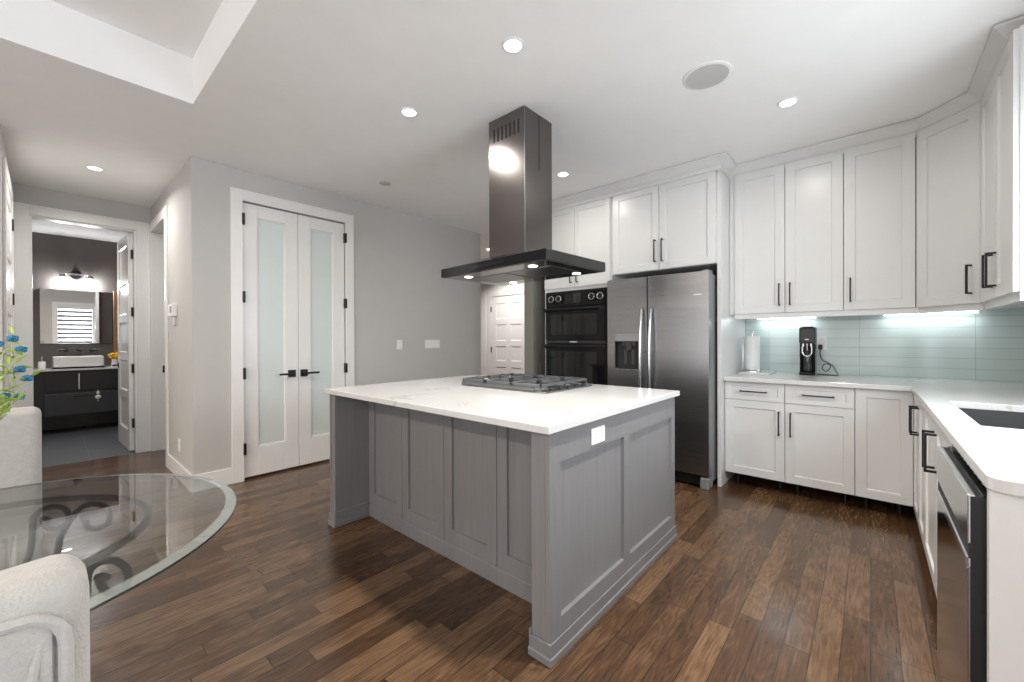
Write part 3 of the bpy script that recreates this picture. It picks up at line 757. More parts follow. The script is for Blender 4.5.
def fhandle(x, door, parent):
    pts = []; n = 22
    for k in range(n + 1):
        u = k / n
        z = 0.62 + u * (1.50 - 0.62)
        y = fy - 0.022 - 0.042 * (1 - (2 * u - 1) ** 4)
        pts.append((x, y, z))
    pts = [(x, fy + 0.001, 0.615)] + pts + [(x, fy + 0.001, 1.505)]
    MB().tube(pts, 0.0135, 14).build('fridge_handle', 'brightsteel', parent, smooth=True)
fhandle(-1.535, 0, t); fhandle(-1.450, 0, t)
MB().box(-1.87, -1.06, 3.575, 3.60, 0.02, 0.105, 0.004).build('base_grille', 'black', t)
MB().box(-1.055, -0.985, 3.535, 3.66, 0.0, 0.10, 0.012, 2).build('roller_cover', 'steelside', t)
MB().box(-1.88, -1.81, 3.57, 3.66, 0.0, 0.10, 0.012, 2).build('roller_cover', 'steelside', t)
MB().box(-1.04, -0.985, 3.54, 3.66, 1.775, 1.80, 0.006).build('hinge_cover', 'steelside', t)
MB().box(-1.88, -1.825, 3.54, 3.66, 1.775, 1.80, 0.006).build('hinge_cover', 'steelside', t)
MB().box(-1.10, -1.035, fy - 0.0015, fy, 1.595, 1.605).build('badge', 'tag', t)

# ------------------------------------------------------------------ base cabinets, back run
FY = 3.80
def base_unit(x0, x1, label, drawer, hside):
    t = thing('base_cabinet', label, 'cabinet', ((x0 + x1) / 2, FY + 0.3, 0), group='white base cabinets under the tiled backsplash')
    MB().box(x0 + 0.001, x1 - 0.001, FY + 0.02, YB - 0.12, 0.11, 0.882).build('body', 'cab', t)
    W = x1 - x0 - 0.005
    if drawer:
        d = MB().panel(W, 0.148, 0.02, [(0.045, W - 0.045, 0.035, 0.113)], 0.007, 0.006, faceto(x0 + 0.0025, FY + 0.02, 0.731, '-y')).build('drawer', 'cab', t)
        c = (x0 + x1) / 2
        pull_h(c - 0.095, c + 0.095, FY, 0.805, d)
        d = shaker(W, 0.615, 0.02, faceto(x0 + 0.0025, FY + 0.02, 0.112, '-y'), 'door', 'cab', t)
        hx = x1 - 0.038 if hside > 0 else x0 + 0.038
        pull_v(hx, FY, 0.475, 0.66, (0, -1), d)
    else:
        d = shaker(W, 0.767, 0.02, faceto(x0 + 0.0025, FY + 0.02, 0.112, '-y'), 'door', 'cab', t)
    legs(t, [(x0 + 0.06, FY + 0.2), (x1 - 0.06, FY + 0.2), (x0 + 0.06, YB - 0.2), (x1 - 0.06, YB - 0.2)])
    return t
base_unit(-0.930, -0.502, 'white drawer and door base cabinet next to the tall panel', True, 1)
base_unit(-0.502, -0.083, 'white drawer and door base cabinet left of the corner', True, -1)
base_unit(-0.083, 0.216, 'white corner base cabinet with one tall plain door', False, 0)
# right run, faces look to -x
FX = 0.215
def side_unit(y0, y1, ysplit, name, label, hz):
    t = thing(name, label, 'cabinet', (FX + 0.3, (y0 + y1) / 2, 0), group='white base cabinets along the sink run')
    mb = MB()
    mb.box(FX + 0.02, FX + 0.03, y0 + 0.001, y1 - 0.001, 0.11, 0.882).box(FX + 0.03, XR - 0.01, y0 + 0.001, y0 + 0.015, 0.11, 0.882).box(FX + 0.03, XR - 0.01, y1 - 0.015, y1 - 0.001, 0.11, 0.882).box(FX + 0.03, XR - 0.01, y0 + 0.015, y1 - 0.015, 0.11, 0.13)
    mb.build('body', 'cab', t)
    for (a, b, hy) in ((ysplit, y1, ysplit + 0.04), (y0, ysplit, ysplit - 0.04)):
        d = shaker(b - a - 0.004, 0.767, 0.02, faceto(FX + 0.02, b - 0.002, 0.112, '-x'), 'door', 'cab', t, rail=0.055)
        pull_v(FX, hy, hz[0], hz[1], (-1, 0), d)
    legs(t, [(FX + 0.16, y0 + 0.06), (FX + 0.16, y1 - 0.06), (XR - 0.08, y0 + 0.06), (XR - 0.08, y1 - 0.06)])
side_unit(3.065, 3.78, 3.42, 'base_cabinet', 'white two door base cabinet beside the inside corner', (0.66, 0.825))
side_unit(2.09, 3.063, 2.575, 'sink_cabinet', 'white two door sink cabinet left of the dishwasher', (0.65, 0.82))
tag(MB().box(0.219, 0.234, 3.7815, 3.815, 0.11, 0.882).build('filler_panel', 'cab'), 'narrow white filler at the inside corner of the base cabinets', 'cabinet panel')
tag(MB().box(0.208, XR - 0.002, 1.445, 1.472, 0, 0.882, 0.001).build('end_panel', 'cab'), 'plain white end panel of the counter at the right picture edge', 'cabinet panel')

# dishwasher
t = thing('dishwasher', 'stainless dishwasher with pocket handle at the end of the counter', 'dishwasher', (0.5, 1.78, 0))
y0, y1, dx = 1.478, 2.082, 0.178
MB().box(0.24, XR - 0.05, y0, y1, 0.09, 0.875).build('body', 'charcoal', t)
MB().box(dx + 0.004, 0.24, y0, y1, 0.105, 0.852, 0.001).build('door_side', 'black', t)
MB().box(dx, dx + 0.014, y0 + 0.0005, y1 - 0.0005, 0.735, 0.855, 0.002).build('fascia', 'dwfascia', t)
cp = MB().box(dx + 0.025, 0.238, y0 + 0.001, y1 - 0.001, 0.848, 0.857, 0.001).build('control_strip', 'blackgloss', t)
for k in range(9): MB().box(dx + 0.040, dx + 0.048, y0 + 0.06 + k * 0.055, y0 + 0.075 + k * 0.055, 0.857, 0.8575).build('button_mark', 'tag', cp)
MB().box(dx + 0.0015, dx + 0.02, y0 + 0.0005, y1 - 0.0005, 0.70, 0.735).build('handle_pocket', 'void', t)
MB().box(dx - 0.002, dx + 0.012, y0 + 0.0005, y1 - 0.0005, 0.675, 0.704, 0.004).build('handle_lip', 'dwfascia', t)
MB().box(dx, dx + 0.012, y0 + 0.0005, y1 - 0.0005, 0.105, 0.676, 0.002).build('door', 'dwdoor', t)
MB().box(dx + 0.05, 0.3, y0 + 0.01, y1 - 0.01, 0.0, 0.092).build('toe_kick', 'black', t)

# ------------------------------------------------------------------ countertop with sink cut-out
def slab_cells(xs, ys, keep, z0, z1, bevel_corner=None):
    bm = bmesh.new()
    V = {}
    def v(i, j):
        if (i, j) not in V: V[(i, j)] = bm.verts.new((xs[i], ys[j], z1))
        return V[(i, j)]
    for i in range(len(xs) - 1):
        for j in range(len(ys) - 1):
            if keep((xs[i] + xs[i + 1]) / 2, (ys[j] + ys[j + 1]) / 2): bm.faces.new((v(i, j), v(i + 1, j), v(i + 1, j + 1), v(i, j + 1)))
    if bevel_corner:
        vs = [q for q in bm.verts if (q.co.xy - Vector(bevel_corner[:2])).length < 1e-4]
        bmesh.ops.bevel(bm, geom=vs, offset=bevel_corner[2], segments=4, profile=0.5, affect='VERTICES')
    r = bmesh.ops.extrude_face_region(bm, geom=bm.faces[:])
    for g in r['geom']:
        if isinstance(g, bmesh.types.BMVert): g.co.z = z0
    bmesh.ops.recalc_face_normals(bm, faces=bm.faces[:])
    es = [e for e in bm.edges if len(e.link_faces) == 2 and abs(e.calc_face_angle(0)) > 1.2 and abs(e.verts[0].co.z - e.verts[1].co.z) < 1e-6]
    bmesh.ops.bevel(bm, geom=es, offset=0.003, segments=2, profile=0.5, affect='EDGES')
    m = MB(); m.bm.free(); m.bm = bm
    return m
CX = 0.204
sx0, sx1, sy0, sy1 = 0.305, 0.735, 2.255, 3.03
m = slab_cells([-0.930, CX, sx0, sx1, XR], [1.425, sy0, sy1, 3.762, YB - 0.01],
               lambda x, y: (y > 3.762 or x > CX) and not (sx0 < x < sx1 and sy0 < y < sy1), 0.882, 0.915, (CX, 1.425, 0.035))
tag(m.build('countertop', 'quartz'), 'long white quartz countertop wrapping the corner with sink cut-out', 'countertop')
t = thing('kitchen_sink', 'dark undermount sink sunk into the right countertop', 'sink', (0.52, 2.64, 0.68))
mb = MB()
x0, x1, y0, y1 = sx0 - 0.004, sx1 + 0.004, sy0 - 0.004, sy1 + 0.004
mb.box(x0 - 0.008, x0, y0 - 0.008, y1 + 0.008, 0.68, 0.881).box(x1, x1 + 0.008, y0 - 0.008, y1 + 0.008, 0.68, 0.881)
mb.box(x0, x1, y0 - 0.008, y0, 0.68, 0.881).box(x0, x1, y1, y1 + 0.008, 0.68, 0.881).box(x0, x1, y0, y1, 0.68, 0.69)
mb.build('basin', 'sink', t)
MB().lathe([(0, 0.694), (0.03, 0.694), (0.045, 0.696), (0.05, 0.690)], 28, (0.52, 2.64, 0)).build('drain', 'chrome', t, smooth=True)

# backsplash
mb = MB().box(-0.930, XR - 0.01, YB - 0.01, YB, 0.915, 1.47)
struct(mb, 'backsplash', 'tile', 'pale aqua glass tile backsplash above the counter', 'backsplash')

# ------------------------------------------------------------------ wall cabinets
UY = 3.985
def upper(x0, x1, label, hx):
    t = thing('wall_cabinet', label, 'cabinet', ((x0 + x1) / 2, UY, 1.44), group='white wall cabinets')
    MB().box(x0 + 0.001, x1 - 0.001, UY, YB - 0.012, 1.445, 2.66).build('body', 'cab', t)
    d = shaker(x1 - x0 - 0.005, 1.205, 0.02, faceto(x0 + 0.0025, UY, 1.448, '-y'), 'door', 'cab', t, rail=0.065)
    pull_v(hx, UY - 0.02, 1.505, 1.685, (0, -1), d)
tag(MB().box(-0.930, -0.896, UY - 0.018, YB - 0.012, 1.445, 2.65).build('filler_panel', 'cab'), 'narrow white filler between tall panel and first wall cabinet', 'cabinet panel')
upper(-0.895, -0.522, 'white single door wall cabinet above the paper towel', -0.560)
upper(-0.522, -0.152, 'white single door wall cabinet above the black soda maker', -0.486)
upper(-0.152, 0.236, 'white single door wall cabinet left of the angled corner cabinet', -0.112)
# angled corner cabinet
A = Vector((0.238, UY - 0.02)); B = Vector((0.500, 3.722))
t = thing('corner_cabinet', 'angled white corner wall cabinet', 'cabinet', (0.5, 4.1, 1.44), group='white wall cabinets')
dirv = (B - A).normalized(); nrm = Vector((dirv.y, -dirv.x))
if nrm.x > 0: nrm = -nrm
a2 = A - nrm * 0.02; b2 = B - nrm * 0.02
MB().prism([(0.2372, UY - 0.012), (a2.x - 0.008, a2.y), (b2.x, b2.y), (XR - 0.002, b2.y), (XR - 0.002, YB - 0.012), (0.2372, YB - 0.012)], 1.445, 2.66).build('body', 'cab', t)
Wd = (B - A).length
mt = Matrix.Translation((a2.x, a2.y, 1.448)) @ Matrix.Rotation(math.atan2(dirv.y, dirv.x), 4, 'Z')
d = MB().panel(Wd - 0.006, 1.205, 0.02, [(0.06, Wd - 0.066, 0.065, 1.14)], 0.009, 0.007, Matrix.Translation(tuple(dirv * 0.003) + (0,)) @ mt).build('door', 'cab', t)
hp = B - dirv * 0.045
pull_v(hp.x, hp.y, 1.505, 1.685, (nrm.x, nrm.y), d)
# right wall cabinet
t = thing('wall_cabinet', 'white two door wall cabinet at the right picture edge', 'cabinet', (0.7, 3.33, 1.44), group='white wall cabinets')
MB().box(0.515, XR - 0.002, 2.94, 3.70, 1.445, 2.66).build('body', 'cab', t)
for (a, b, hy) in ((3.322, 3.70, 3.36), (2.942, 3.318, 3.28)):
    d = shaker(b - a - 0.003, 1.205, 0.02, faceto(0.515, b - 0.0015, 1.448, '-x'), 'door', 'cab', t, rail=0.065)
    pull_v(0.495, hy, 1.505, 1.685, (-1, 0), d)
# valance under the cabinets
def valance(x0, x1): pass
mb = MB().box(-0.895, 0.250, UY - 0.012, UY + 0.008, 1.405, 1.445)
mb.prism([(a2.x, a2.y), (b2.x, b2.y), (b2.x + 0.02, b2.y + 0.012), (a2.x + 0.012, a2.y + 0.022)], 1.405, 1.445)
mb.box(0.515, 0.535, 2.94, 3.71, 1.405, 1.445).box(0.535, XR - 0.002, 2.94, 2.96, 1.405, 1.445)
tag(mb.build('light_valance', 'cab'), 'thin white light rail under the run of wall cabinets', 'light rail')
# under cabinet strips
for (x0, x1, pw, lab) in ((-0.82, -0.36, 0.5, 'lit light strip under the wall cabinet above the paper towel'), (0.08, 0.60, 0.6, 'lit light strip under the angled corner wall cabinet')):
    t = thing('under_cabinet_light', lab, 'light', ((x0 + x1) / 2, 4.50, 1.43), group='under cabinet lights')
    MB().box(x0, x1, 4.48, 4.54, 1.432, 1.445, 0.002).build('housing', 'plastic', t)
    MB().box(x0 + 0.005, x1 - 0.005, 4.485, 4.535, 1.417, 1.433, 0.003).build('diffuser', 'led', t)
    area_light('strip_lamp', ((x0 + x1) / 2, 4.51, 1.413), ((x0 + x1) / 2, 4.30, 0), x1 - x0 - 0.03, 0.03, pw, (0.92, 0.97, 1.0), parent=t)

# ------------------------------------------------------------------ island
t = thing('kitchen_island', 'grey panelled kitchen island carrying the cooktop', 'kitchen island', (-1.8, 1.9, 0))
IX0, IX1, IY0, IY1 = -2.728, -0.887, 1.213, 2.584
slab_cells([IX0, IX1], [IY0, IY1], lambda x, y: True, 0.885, 0.915).build('countertop', 'quartz', t, label='white veined quartz top')
BYF = 1.494
MB().box(-2.652, -1.0, BYF + 0.02, 2.55, 0.0, 0.884).build('body', 'island', t)
# seating side: panelled back
cuts = [-2.655, -2.250, -1.832, -1.417, -1.003]
Wb = cuts[-1] - cuts[0]
for a, b in zip(cuts, cuts[1:]):
    Wp = b - a - 0.004
    MB().panel(Wp, 0.80, 0.02, [(0.066, Wp - 0.066, 0.085, 0.745)], 0.014, 0.004, faceto(a + 0.002, BYF + 0.02, 0.084, '-y')).build('back_panel', 'island', t)
MB().box(-2.655, -1.003, BYF - 0.006, BYF + 0.02, 0, 0.085, 0.003).build('base_rail', 'island', t)
# end panels
def end_panel(xa, xb, outward):
    mb = MB()
    # post core
    core0, core1 = (xa, xb - 0.0225) if outward > 0 else (xa + 0.0225, xb)
    mb.box(core0, core1, 1.251, 2.56, 0.0, 0.8845, 0.0015)
    e = mb.build('end_panel', 'island', t)
    L_ = 2.56 - 1.249
    ps = [(0.075, 0.620, 0.152, 0.757), (0.688, 1.255, 0.152, 0.757)]
    if outward > 0: mt = faceto(xb - 0.02, 1.249, 0, '+x')
    else: mt = faceto(xa + 0.02, 2.56, 0, '-x')
    MB().panel(L_, 0.884, 0.02, ps, 0.016, 0.004, mt).build('panel_face', 'island', e)
    p = MB()
    x0, x1 = xa - 0.012, xb + 0.012
    p.box(x0, x1, 1.238, 2.572, 0, 0.034, 0.004)
    if outward > 0:
        p.box(xa - 0.010, xa, 1.242, BYF - 0.006, 0, 0.105, 0.004); p.box(xb, xb + 0.007, 1.242, 2.568, 0, 0.085, 0.003)
    else:
        p.box(xb, xb + 0.010, 1.242, BYF - 0.006, 0, 0.105, 0.004); p.box(xa - 0.007, xa, 1.242, 2.568, 0, 0.085, 0.003)
    p.box(xa - 0.006, xb + 0.005, 1.242, 1.251, 0, 0.085, 0.003)
    p.build('plinth', 'island', e)
    return e
end_panel(-1.000, -0.910, 1)
end_panel(-2.722, -2.652, -1)
def outlet(name, label, mtx, w=0.072, h=0.116, gangs=1, cat='outlet', rocker=False, group=None, horiz=False):
    t = thing(name, label, cat, tuple(mtx.translation), group=group)
    MB().box(-w / 2, w / 2, -0.006, 0, -h / 2, h / 2, 0.002, mtx=mtx).build('plate', 'plastic', t)
    gw = w / gangs
    for g in range(gangs):
        c = -w / 2 + gw * (g + 0.5)
        if rocker:
            MB().box(c - 0.014, c + 0.014, -0.009, -0.006, -0.032, 0.032, 0.002, mtx=mtx).build('rocker', 'trim', t)
        else:
            for s in (-1, 1):
                if horiz: f = MB().box(c + s * 0.026 - 0.017, c + s * 0.026 + 0.017, -0.008, -0.006, -0.015, 0.015, 0.003, mtx=mtx)
                else: f = MB().box(c - 0.015, c + 0.015, -0.008, -0.006, s * 0.026 - 0.017, s * 0.026 + 0.017, 0.003, mtx=mtx)
                f = f.build('socket', 'plastic', t)
                sl = MB()
                for q in (-0.006, 0.006):
                    if horiz: sl.box(c + s * 0.026 - 0.003, c + s * 0.026 + 0.006, -0.0086, -0.008, q - 0.001, q + 0.001, mtx=mtx)
                    else: sl.box(c + q - 0.001, c + q + 0.001, -0.0086, -0.008, s * 0.026 - 0.003, s * 0.026 + 0.006, mtx=mtx)
                sl.build('slot', 'void', f)
    return t
outlet('wall_outlet', 'white outlet on the grey end of the island', faceto(-0.910, 1.610, 0.812, '+x'), w=0.116, h=0.072, horiz=True)

# ------------------------------------------------------------------ cooktop
t = thing('gas_cooktop', 'stainless gas cooktop with cast iron grates on the island', 'cooktop', (-1.78, 2.2, 0.915))
kx0, kx1, ky0, ky1 = -2.175, -1.432, 1.932, 2.478
MB().box(kx0, kx1, ky0, ky1, 0.915, 0.924, 0.003).build('tray', 'steel', t)
for (x, y, r) in ((-2.03, 2.06, 0.036), (-2.03, 2.35, 0.042), (-1.80, 2.20, 0.055), (-1.58, 2.06, 0.042), (-1.58, 2.35, 0.036)):
    b_ = MB().lathe([(0, 0.938), (r * 1.25, 0.938), (r * 1.3, 0.930), (r * 1.5, 0.924)], 28, (x, y, 0)).build('burner', 'iron', t, smooth=True)
    MB().lathe([(0, 0.950), (r * 0.9, 0.950), (r, 0.946), (r, 0.938)], 28, (x, y, 0)).build('burner_cap', 'black', b_, smooth=True)
gz0, gz1 = 0.950, 0.966
spans = [(kx0 + 0.008, kx0 + 0.226), (kx0 + 0.233, kx0 + 0.463), (kx0 + 0.467, kx0 + 0.700)]
for gi, (a, b) in enumerate(spans):
    g = MB(); y0, y1 = ky0 + 0.008, ky1 - 0.008
    w_ = 0.012
    g.box(a, b, y0, y0 + w_, gz0 - 0.006, gz1, 0.002).box(a, b, y1 - w_, y1, gz0 - 0.006, gz1, 0.002).box(a, a + w_, y0, y1, gz0, gz1, 0.002).box(b - w_, b, y0, y1, gz0, gz1, 0.002)
    m_ = (a + b) / 2; yc = (y0 + y1) / 2
    g.box(a, b, yc - 0.006, yc + 0.006, gz0, gz1, 0.002)
    for cy in ((y0 + yc) / 2, (y1 + yc) / 2):
        g.box(a, m_ - 0.03, cy - 0.005, cy + 0.005, gz0, gz1 + 0.004, 0.002).box(m_ + 0.03, b, cy - 0.005, cy + 0.005, gz0, gz1 + 0.004, 0.002)
        g.box(m_ - 0.005, m_ + 0.005, cy + 0.03, cy + 0.125, gz0, gz1 + 0.004, 0.002).box(m_ - 0.005, m_ + 0.005, cy - 0.125, cy - 0.03, gz0, gz1 + 0.004, 0.002)
    for px in (a + 0.006, b - 0.006):
        for py in (y0 + 0.006, y1 - 0.006, yc): g.box(px - 0.006, px + 0.006, py - 0.006, py + 0.006, 0.924, gz0)
    g.build('grate', 'iron', t)
for k in range(5):
    y = 2.02 + k * 0.09
    kb = MB().lathe([(0, 0.942), (0.010, 0.942), (0.012, 0.940), (0.013, 0.930), (0.016, 0.924)], 24, (-1.452, y, 0)).build('knob', 'black', t, smooth=True)
MB().box(kx0 + 0.01, kx0 + 0.66, ky0 - 0.001, ky0 + 0.003, 0.924, 0.944).build('front_rail', 'iron', t)

# ------------------------------------------------------------------ range hood
t = thing('range_hood', 'dark stainless island chimney hood hanging above the cooktop', 'range hood', (-1.82, 2.17, 1.684))
hx0, hx1, hy0, hy1, hz = -2.326, -1.344, 1.872, 2.492, 1.686
cn = MB().box(hx0, hx1, hy0, hy1, hz, hz + 0.062, 0.003).build('canopy', 'hooddark', t)
mb = MB().box(hx0 - 0.001, hx1 + 0.001, hy0 - 0.006, hy0, hz, hz + 0.06, 0.001)
mb.build('front_glass', 'blackgloss', cn)
pm = bmesh.new()
MB_ = MB()
lo = [(hx0 + 0.03, hy0 + 0.03), (hx1 - 0.03, hy0 + 0.03), (hx1 - 0.03, hy1 - 0.03), (hx0 + 0.03, hy1 - 0.03)]
hi = [(-2.0, 2.0), (-1.64, 2.0), (-1.64, 2.345), (-2.0, 2.345)]
bm = MB_.bm
va = [bm.verts.new((x, y, hz + 0.062)) for x, y in lo]; vb = [bm.verts.new((x, y, hz + 0.11)) for x, y in hi]
bm.faces.new(va[::-1]); bm.faces.new(vb)
for k in range(4): bm.faces.new((va[k], va[(k + 1) % 4], vb[(k + 1) % 4], vb[k]))
MB_.build('canopy_top', 'hood', t)
MB().box(hx0 + 0.012, hx1 - 0.012, hy0 + 0.012, hy1 - 0.012, hz - 0.003, hz).build('underside', 'filter', cn)
for (a, b) in ((hx0 + 0.10, -1.84), (-1.82, hx1 - 0.10)):
    MB().box(a, b, hy0 + 0.16, hy1 - 0.16, hz - 0.006, hz - 0.003, 0.001).build('grease_filter', 'steel', cn)
MB().box(-1.98, -1.67, hy0 - 0.008, hy0 - 0.006, hz + 0.022, hz + 0.04).build('touch_panel', 'ovenglass', cn)
for (x, y) in ((-2.145, 1.975), (-1.535, 1.975), (-1.515, 2.40), (-2.125, 2.41)):
    l_ = MB().lathe([(0, hz - 0.006), (0.026, hz - 0.006), (0.030, hz - 0.003)], 24, (x, y, 0)).build('hood_light', 'lens', cn)
    area_light('hood_lamp', (x, y, hz - 0.009), (x, y, 0), 0.05, 0.05, 0.3, (1, 0.96, 0.9), 140, 'DISK', parent=t)
# chimney: lower sleeve with a slightly narrower upper one
up = MB().box(-1.982, -1.660, 2.023, 2.321, hz + 0.10, H, 0.003).build('chimney', 'hood', t)
vs = MB()
for k in range(7):
    x = -1.935 + k * 0.036
    vs.box(x, x + 0.014, 2.0222, 2.024, 2.575, 2.665)
vs.build('vent_slots', 'void', up)
MB().box(-1.6605, -1.6592, 2.170, 2.178, 2.36, 2.72).build('seam', 'void', up)
MB().box(-1.664, -1.6590, 2.0220, 2.027, hz + 0.10, H - 0.001, 0.001).build('corner_highlight', 'steel', up)  # lighter steel strip put in for the highlight along the chimney corner

# the canopy hangs turned a few degrees against its chimney
def twist(o, deg=-3.2, c=(-0.015, 0.01)):
    o.data.transform(Matrix.Translation((c[0], c[1], 0)) @ Matrix.Rotation(math.radians(deg), 4, 'Z') @ Matrix.Translation((-c[0], -c[1], 0)))
    for ch in o.children: twist(ch, deg, c)
twist(cn)
# ------------------------------------------------------------------ ceiling fixtures
def downlight(x, y, label, power, r=0.046, H=H, spread=125, col=(1.0, 0.95, 0.88)):
    t = thing('downlight', label, 'light', (x, y, H), group='recessed ceiling downlights')
    MB().lathe([(r, H), (r + 0.012, H), (r + 0.012, H - 0.004), (r, H - 0.007), (r - 0.002, H - 0.004), (r - 0.002, H)], 40, (x, y, 0)).build('trim_ring', 'plastic', t, smooth=True)
    MB().lathe([(0, H - 0.004), (r - 0.002, H - 0.004), (r - 0.002, H)], 40, (x, y, 0)).build('lens', 'lens', t)
    area_light('downlight_lamp', (x, y, H - 0.010), (x, y, 0), 2 * r - 0.006, 0.09, power, col, spread, 'DISK', parent=t)
    return t
downlight(-1.367, 1.575, 'round ceiling downlight nearest the top of the picture', 7)
downlight(-2.280, 1.582, 'round ceiling downlight left of the hood chimney', 11, spread=165)
downlight(-2.095, 3.099, 'round ceiling downlight just right of the hood chimney near the oven cabinet', 5, spread=168)
downlight(-0.392, 3.110, 'round ceiling downlight in front of the white wall cabinets', 5, spread=168)
downlight(-5.046, 0.287, 'round ceiling downlight in the hall outside the powder room', 10, spread=160, col=(1.0, 0.97, 0.93))
downlight(-7.2, 0.15, 'unseen ceiling downlight added to light the powder room', 9)  # added lamp, out of view, brightens the vanity and bath floor
downlight(-4.75, 4.85, 'unseen ceiling downlight added to light the corridor by the six panel door', 20, col=(1.0, 0.98, 0.95))  # added lamp, out of view, fills the dark corridor with light
downlight(-0.25, 1.65, 'round ceiling downlight above the floor in front of the sink run', 19, spread=115)
for k, x in enumerate((-2.7, -1.6, -0.5)):
    downlight(x, -2.9, 'round living room downlight behind the viewer, %s the patio window' % ('farthest from', 'second from', 'nearest')[k], 46, H=3.02, spread=170, col=(1.0, 0.86, 0.73))
t = thing('ceiling_speaker', 'large round grey ceiling speaker above the right side', 'speaker', (-0.70, 2.494, H))
MB().lathe([(0.112, H), (0.128, H), (0.128, H - 0.004), (0.112, H - 0.007)], 48, (-0.70, 2.494, 0)).build('rim', 'plastic', t, smooth=True)
MB().lathe([(0, H - 0.006), (0.112, H - 0.006), (0.112, H)], 48, (-0.70, 2.494, 0)).build('grille', 'grille', t)
t = thing('sprinkler_cap', 'small flat disc on the ceiling above the greige wall', 'sprinkler cap', (-3.484, 2.142, H))
MB().lathe([(0, H - 0.008), (0.052, H - 0.008), (0.056, H - 0.004), (0.056, H)], 32, (-3.484, 2.142, 0)).build('cover', 'grille', t, smooth=True)

# ------------------------------------------------------------------ switches and outlets
outlet('wall_outlet', 'single white outlet on the greige wall right of the double doors', faceto(XL, 2.732, 1.178, '+x'))
outlet('switch_plate', 'wide white four gang switch plate on the greige wall', faceto(XL, 3.212, 1.182, '+x'), w=0.225, h=0.105, gangs=4, rocker=True, cat='switch')
outlet('wall_outlet', 'white outlet low on the hall wall under the thermostat', faceto(-4.665, 0.785, 0.30, '-y'))
t = thing('thermostat', 'white thermostat box on the hall wall', 'thermostat', (-4.83, 0.785, 1.50))
MB().box(-4.90, -4.72, 0.745, 0.785, 1.46, 1.57, 0.006, 2).build('housing', 'plastic', t)
MB().box(-4.80, -4.735, 0.742, 0.745, 1.49, 1.55).build('screen', 'plasticgrey', t)
MB().box(-4.83, -4.80, 0.77, 0.785, 1.38, 1.46, 0.004).build('sensor', 'plastic', t)

# ------------------------------------------------------------------ counter items
tag(MB().box(-0.905, -0.665, 4.16, 4.47, 0.915, 0.931, 0.004, 2).build('serving_tray', 'quartz'), 'white marble tray under the paper towel holder', 'tray')
t = thing('paper_towel_holder', 'clear and chrome paper towel holder on white marble tray', 'paper towel holder', (-0.835, 4.33, 0.931))
MB().lathe([(0, 0.931), (0.082, 0.931), (0.082, 0.940), (0.078, 0.944), (0, 0.944)], 36, (-0.825, 4.33, 0)).build('foot', 'chrome', t, smooth=True)
MB().cyl((-0.825, 4.33, 0.944), (-0.825, 4.33, 1.285), 0.008).build('rod', 'chrome', t, smooth=True)
MB().ball((-0.825, 4.33, 1.292), 0.014).build('finial', 'chrome', t, smooth=True)
MB().tube([(-0.897, 4.30, 0.938), (-0.897, 4.30, 1.24), (-0.892, 4.31, 1.255)], 0.004).build('tension_arm', 'chrome', t, smooth=True)
mb = MB().lathe([(0.021, 0.945), (0.060, 0.945), (0.0615, 0.95), (0.0615, 1.255), (0.060, 1.26), (0.021, 1.26), (0.021, 0.945)], 40, (-0.825, 4.33, 0))
tag(mb.build('paper_towel_roll', 'paper', smooth=True), 'white paper towel roll on the holder beside the tall panel', 'paper towel')
# soda maker
t = thing('soda_maker', 'black countertop soda maker with bottle under the wall cabinets', 'soda maker', (-0.415, 4.42, 0.915))
x0, x1 = -0.472, -0.358
MB().box(x0, x1, 4.36, 4.53, 0.915, 0.945, 0.010, 2).build('base', 'blackgloss', t)
MB().box(x0 + 0.004, x1 - 0.004, 4.47, 4.53, 0.94, 1.20, 0.012, 2).build('column', 'charcoal', t)
hdp = MB().box(x0, x1, 4.36, 4.53, 1.19, 1.335, 0.014, 3).build('head', 'charcoal', t)
MB().box(x0 + 0.018, x1 - 0.018, 4.38, 4.51, 1.335, 1.345, 0.004).build('lever_cap', 'chrome', hdp)
MB().box(-0.429, -0.401, 4.3585, 4.3605, 1.222, 1.23).build('badge', 'tag', hdp)
mb = MB()
for s in (-1, 1): mb.box(-0.415 + s * 0.05 - 0.006, -0.415 + s * 0.05 + 0.006, 4.40, 4.52, 0.94, 1.195, 0.004)
mb.build('side_rails', 'blackgloss', t)
bt = MB().lathe([(0, 0.946), (0.036, 0.946), (0.039, 0.955), (0.039, 1.08), (0.034, 1.11), (0.016, 1.145), (0.014, 1.175), (0, 1.175)], 32, (-0.415, 4.42, 0)).build('bottle', 'darkglass', t, smooth=True)
ring = [(-0.415 + 0.033 * math.cos(PI + PI * k / 14), 4.374, 1.12 + 0.04 * math.sin(PI + PI * k / 14)) for k in range(15)]
ring = [(-0.448, 4.374, 1.165)] + ring + [(-0.382, 4.374, 1.165)]
MB().tube(ring, 0.0055, 10).build('cradle_ring', 'chrome', t, smooth=True)
mb = MB().cyl((-0.415, 4.385, 1.192), (-0.415, 4.385, 1.13), 0.009, 0.005)
for s in (-1, 1): mb.cyl((-0.415 + s * 0.028, 4.38, 1.192), (-0.415 + s * 0.028, 4.38, 1.165), 0.008)
mb.build('nozzle', 'chrome', t, smooth=True)
outlet('wall_outlet', 'white outlet on the aqua backsplash behind the soda maker', faceto(-0.325, YB - 0.010, 1.19, '-y'), w=0.075, h=0.12)
t = thing('power_cord', 'black power cord and plug hanging beside the soda maker', 'cord', (-0.325, 4.5, 0.915))
MB().box(-0.350, -0.320, 4.535, 4.561, 1.135, 1.18, 0.006).build('plug', 'black', t)
